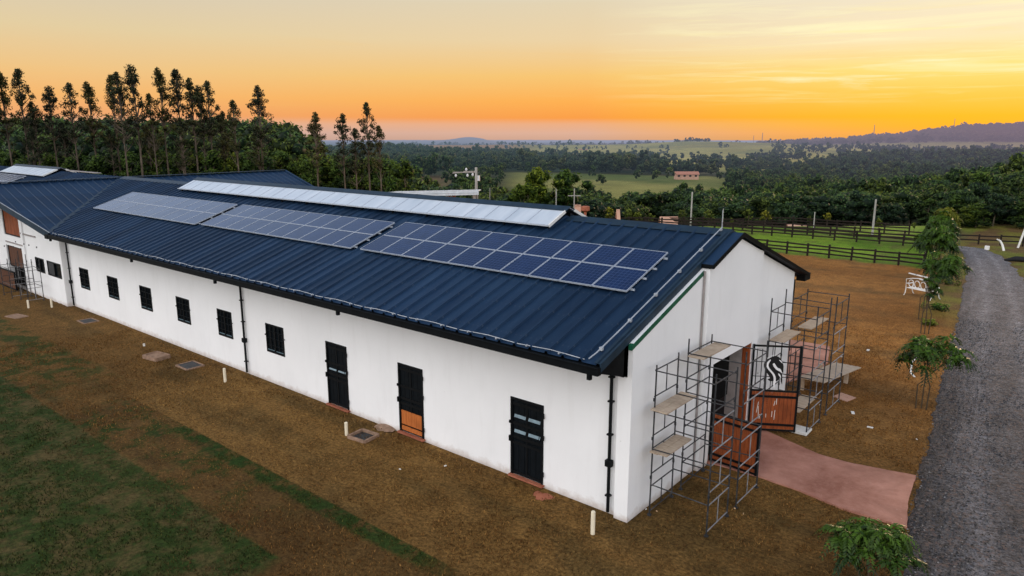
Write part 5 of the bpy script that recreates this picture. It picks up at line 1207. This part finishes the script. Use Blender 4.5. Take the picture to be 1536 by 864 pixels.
for (px, py, h, lab) in [(889, 801, .62, 'cream pipe stub nearest the building corner'), (520, 653, .46, 'cream pipe stub beside the open inspection pit'), (338, 573, .58, 'cream pipe stub beside the wall downpipe'), (78, 461, .5, 'right cream pipe stub before the cross wing'), (43, 462, .46, 'left cream pipe stub before the cross wing')]:
    p = at0(px, py); m = MB(); m.tube([(p.x, p.y, -.1), (p.x, p.y, h-.02), (p.x, p.y, h)], [.055, .055, .045], 12); tag(m.build('pipe_stub', 'pvc_cream', None, loc=(p.x, p.y, 0)), lab, 'pipe', 'cream pipe stubs in the turf')
p = at0(403/1.863, 400+222/1.863); m = MB(); m.tube([(p.x, p.y, -.05), (p.x, p.y, .12)], .05, 8); tag(m.build('pipe_stub', 'debris_white', None), 'very short white stub between the manholes', 'pipe')
def manhole(px, py, w, l, h, rot, label, open_=False, iron=True):
    p = at0(px, py); t = thing('manhole', label, 'manhole', (p.x, p.y, 0)); Rm = Matrix.Rotation(rot, 3, 'Z'); m = MB(); th = .07
    P = lambda a, b, c: p+Rm @ Vector((a, b, c))
    for a, b, c_, d_ in ((-w, -l, w, -l), (-w, l, w, l), (-w, -l, -w, l), (w, -l, w, l)): m.bar(P(a/2, b/2, h/2-.03), P(c_/2, d_/2, h/2-.03), th, h+.06)
    m.build('concrete_rim', 'manhole_conc', t); m = MB(); zc = .01 if open_ else h*.75
    q = [P(-w/2, -l/2, zc), P(w/2, -l/2, zc), P(w/2, l/2, zc), P(-w/2, l/2, zc)]; m.slab(q, .04); m.build('cover', 'manhole_iron' if iron else 'manhole_conc', t)
manhole(545, 656, .75, .65, .10, .1, 'open square inspection pit with brick rim nearest the doors', True)
manhole(285, 549, .95, .75, .05, .0, 'flat dark manhole cover flush in the turf below the windows')
manhole(235, 537, .95, .65, .16, .15, 'raised pale concrete manhole box', iron=False)
manhole(132, 482, .95, .7, .04, 0, 'flat manhole cover far along the wall near the downpipe')
manhole(25, 475, 1.1, .6, .04, .2, 'partly buried reddish slab at the left edge', iron=False)
# dug soil around the pit
def mound(px, py, r, label, seed, h=.07, mat='manhole_conc'):
    p = at0(px, py); rg = random.Random(seed); m = MB(); n = 16; vs = [(p.x, p.y, h)]; 
    for ring, (rr, zz) in enumerate(((.5, h*.8), (1.0, -.02))):
        for k in range(n): a = 2*math.pi*k/n; q = r*rr*rg.uniform(.75, 1.15); vs.append((p.x+q*math.cos(a)*1.3, p.y+q*math.sin(a), zz*rg.uniform(.6, 1.1)))
    fs = [(0, 1+k, 1+(k+1) % n) for k in range(n)]+[(1+k, 1+n+k, 1+n+(k+1) % n, 1+(k+1) % n) for k in range(n)]; m.add(vs, fs); o = m.build('soil_mound', mat, None, smooth=True, loc=(p.x, p.y, 0)); tag(o, label, 'soil')
mound(812, 745, .28, 'reddish soil patch under the door with glass slits', 2, .04, 'brick_red'); mound(580, 640, .35, 'dug reddish soil between the pit and the wall', 3, .05)
p = at0(1272, 597); m = MB(); m.add([(1.57, 13.14, .03), (2.16, 12.92, .03), (2.0, 12.25, .05), (1.45, 12.5, .04)], [(0, 1, 2, 3)]); m2 = MB(); m2.slab(m.v, .03); tag(m2.build('pink_board', 'pink_plaster', None), 'pinkish square board lying on the brown field by the far scaffold', 'board')
p = at0(1213, 648); m = MB(); m.box(1.2, 1.85, 8.15, 8.75, .02, .10); tag(m.build('white_slab', 'debris_white', None, bevel=.01), 'white slab on the ground under the emblem gate leaf', 'slab')
rgd = random.Random(12)
for k, (px, py) in enumerate([(1279, 620), (1305, 642), (1243, 560), (1302, 526), (1230, 608), (1262, 536), (1410, 650), (1375, 660), (985, 768), (1102, 764), (969, 765), (1115, 772), (600, 705), (668, 700), ]):
    p = at0(px, py); s = rgd.uniform(.02, .04)+(.07 if k < 4 else 0); m = MB(); a = rgd.uniform(0, 3); m.bar((p.x-math.cos(a)*s, p.y-math.sin(a)*s, .025), (p.x+math.cos(a)*s, p.y+math.sin(a)*s, .03), s*rgd.uniform(.6, 1.3), .03)
    tag(m.build('debris_piece', 'fresh_wood' if k in (9, 11, 8) else 'debris_white', None, loc=(p.x, p.y, 0)), 'small pale scrap lying on the turf', 'debris', 'scraps of building debris on the ground')
# right edge: white frame, crooked white post, dark log
t = thing('white_gate_frame', 'white leaning metal frame at the right edge beyond the grass', 'frame', (3.3, 60.5, 0))
m = MB(); m.bar((3.1, 60.4, 0), (3.5, 60.6, 2.2), .12, .12); m.build('upright', 'white_paint', t); m = MB(); m.bar((3.5, 60.6, 2.2), (5.2, 61.4, .1), .12, .12); m.build('brace', 'white_paint', t)
m = MB(); m.tube([(2.35, 57.7, 0), (2.2, 57.8, .45), (2.0, 57.8, .8), (1.75, 57.7, .95)], [.1, .09, .08, .05], 7); tag(m.build('crooked_post', 'white_paint', None), 'crooked white post standing on the grass near the road end', 'post')
m = MB(); m.box(1.0, 1.35, 57.3, 57.5, 0, .35); tag(m.build('white_marker', 'white_paint', None, bevel=.03), 'small white block beside the road end', 'marker')
m = MB(); m.tube([(3.0, 51.6, .12), (3.6, 52.2, .2), (4.6, 52.5, .18), (5.4, 52.8, .12)], [.08, .2, .22, .1], 8); tag(m.build('fallen_log', 'rubber', None, smooth=True), 'dark log lying on bare soil at the right edge of the road', 'log')
house(1526, 1560, 378, 353, 71, 'brick hut with a reddish wall at the right edge of the frame', 'brick_red', 'brick_red', 2.5, 1, 'brick_hut', z0=-.5)

# ------------------------------------------------------------------ sky and light
def world():
    w = bpy.data.worlds.new('World'); SC.world = w; w.use_nodes = True; t = w.node_tree; t.nodes.clear()
    H = NT.__new__(NT); H.t = t; H.out = t.nodes.new('ShaderNodeOutputWorld')
    g = H.n('ShaderNodeTexCoord').outputs['Generated']; nv = H.n('ShaderNodeVectorMath', operation='NORMALIZE'); H.l(g, nv.inputs[0]); d = nv.outputs[0]
    sep = H.n('ShaderNodeSeparateXYZ'); H.l(d, sep.inputs[0]); z = sep.outputs[2]
    SD = (SUNH[0], SUNH[1], 0)
    dt = H.n('ShaderNodeVectorMath', operation='DOT_PRODUCT'); H.l(d, dt.inputs[0]); dt.inputs[1].default_value = SD
    hl = H.math('SQRT', H.math('SUBTRACT', 1.0001, H.math('MULTIPLY', z, z))); ca = H.math('DIVIDE', dt.outputs['Value'], hl)
    zz = H.math('DIVIDE', z, .25)                        # ramp position: z/.25
    K = lambda *c: tuple(x*1.0 for x in lin(*c))
    def rp(st): return H.ramp(zz, [(p/.25, K(*c)) for p, c in st])
    left = rp([(0, (206, 172, 160)), (.012, (226, 176, 148)), (.022, (240, 168, 112)), (.045, (246, 184, 112)), (.075, (240, 197, 134)), (.12, (228, 206, 162)), (.17, (216, 203, 180)), (.25, (196, 200, 205))])
    mid = rp([(0, (222, 176, 152)), (.012, (236, 174, 132)), (.020, (250, 158, 72)), (.042, (253, 176, 82)), (.075, (247, 197, 114)), (.12, (236, 210, 165)), (.17, (226, 211, 180)), (.25, (200, 203, 206))])
    right = rp([(0, (250, 170, 60)), (.008, (253, 178, 40)), (.020, (255, 185, 32)), (.045, (254, 201, 76)), (.075, (255, 224, 126)), (.11, (251, 231, 188)), (.17, (240, 229, 208)), (.25, (210, 208, 204))])
    c = H.mix(H.mapr(ca, .45, .85), left, mid); c = H.mix(H.mapr(ca, .86, .995), c, right)
    # high sky in blues; unseen sky behind camera boosted to light the white walls
    c = H.mix(H.mapr(z, .165, .30), c, MIDS); c = H.mix(H.mapr(z, .28, .60), c, ZEN)
    back = H.math('MULTIPLY', H.mapr(ca, .30, -.35), H.mapr(z, 1.02, .75)); c = H.mix(H.math('MULTIPLY', back, .92), c, BACK)
    # thin cirrus streaks near the sunset
    def streak(sc, off, thr, amt, colr, cafrom, cato, z0, z1, seed):
        v = H.n('ShaderNodeVectorMath', operation='MULTIPLY'); H.l(d, v.inputs[0]); v.inputs[1].default_value = (sc, sc, sc*20)
        v2 = H.n('ShaderNodeVectorMath', operation='ADD'); H.l(v.outputs[0], v2.inputs[0]); v2.inputs[1].default_value = off
        n = H.noise(v2.outputs[0], 1.0, 7, .62, .6); f = H.math('MULTIPLY', H.mapr(n, thr, thr+.2), amt)
        f = H.math('MULTIPLY', f, H.mapr(ca, cafrom, cato)); f = H.math('MULTIPLY', f, H.math('MULTIPLY', H.mapr(z, z0, z0+.02), H.mapr(z, z1, z1-.05)))
        return f, colr
    for a in (streak(3.2, (3.1, 1.7, .4), .50, 1.0, K(255, 246, 196), .86, .96, .035, .19, 1), streak(2.4, (7.3, 2.2, 5.1), .54, .55, K(250, 196, 110), .2, .7, .03, .13, 2), streak(5.5, (1.3, 9.2, 2.1), .52, .5, K(255, 236, 160), .86, .96, .03, .17, 3)):
        c = H.mix(a[0], c, a[1])
    c = H.mix(H.mapr(z, 0, -.05), c, lin(120, 100, 90))
    bg = H.n('ShaderNodeBackground'); H.l(c, bg.inputs[0]); bg.inputs[1].default_value = 1.0
    sk = H.n('ShaderNodeTexSky'); sk.sky_type = 'NISHITA'; sk.sun_disc = False; sk.sun_elevation = SUNE; sk.sun_rotation = math.atan2(SUNH[0], SUNH[1]); 
    b2 = H.n('ShaderNodeBackground'); H.l(sk.outputs[0], b2.inputs[0]); b2.inputs[1].default_value = .0018
    ad = H.n('ShaderNodeAddShader'); H.l(bg.outputs[0], ad.inputs[0]); H.l(b2.outputs[0], ad.inputs[1]); H.l(ad.outputs[0], H.out.inputs[0])
SUNE = R(5)
sd = FH*FP+RH*(1560-768); sd = sd/np.linalg.norm(sd); SUNH = (float(sd[0]), float(sd[1]))
MIDS = (.80, .97, 1.25, 1); ZEN = (.10, .18, .34, 1); BACK = (2.08, 2.06, 2.08, 1)
world()
sl = bpy.data.lights.new('sun', 'SUN'); sl.energy = 2.2; sl.angle = R(6); sl.color = (1.0, .66, .36)
so = bpy.data.objects.new('sun', sl); COL.objects.link(so); so.location = (0, 60, 40)
dv = Vector((-SUNH[0]*math.cos(SUNE), -SUNH[1]*math.cos(SUNE), -math.sin(SUNE))); so.rotation_euler = dv.to_track_quat('-Z', 'Y').to_euler()

SC.view_settings.view_transform = 'Standard'; SC.view_settings.look = 'None'; SC.view_settings.exposure = 0; SC.view_settings.gamma = 1
SC.render.engine = 'CYCLES'; SC.cycles.use_denoising = True; SC.cycles.max_bounces = 5; SC.cycles.diffuse_bounces = 3; SC.cycles.glossy_bounces = 3; SC.cycles.transmission_bounces = 2
SC.cycles.caustics_reflective = False; SC.cycles.caustics_refractive = False
try: SC.cycles.denoiser = 'OPENIMAGEDENOISE'
except Exception: pass
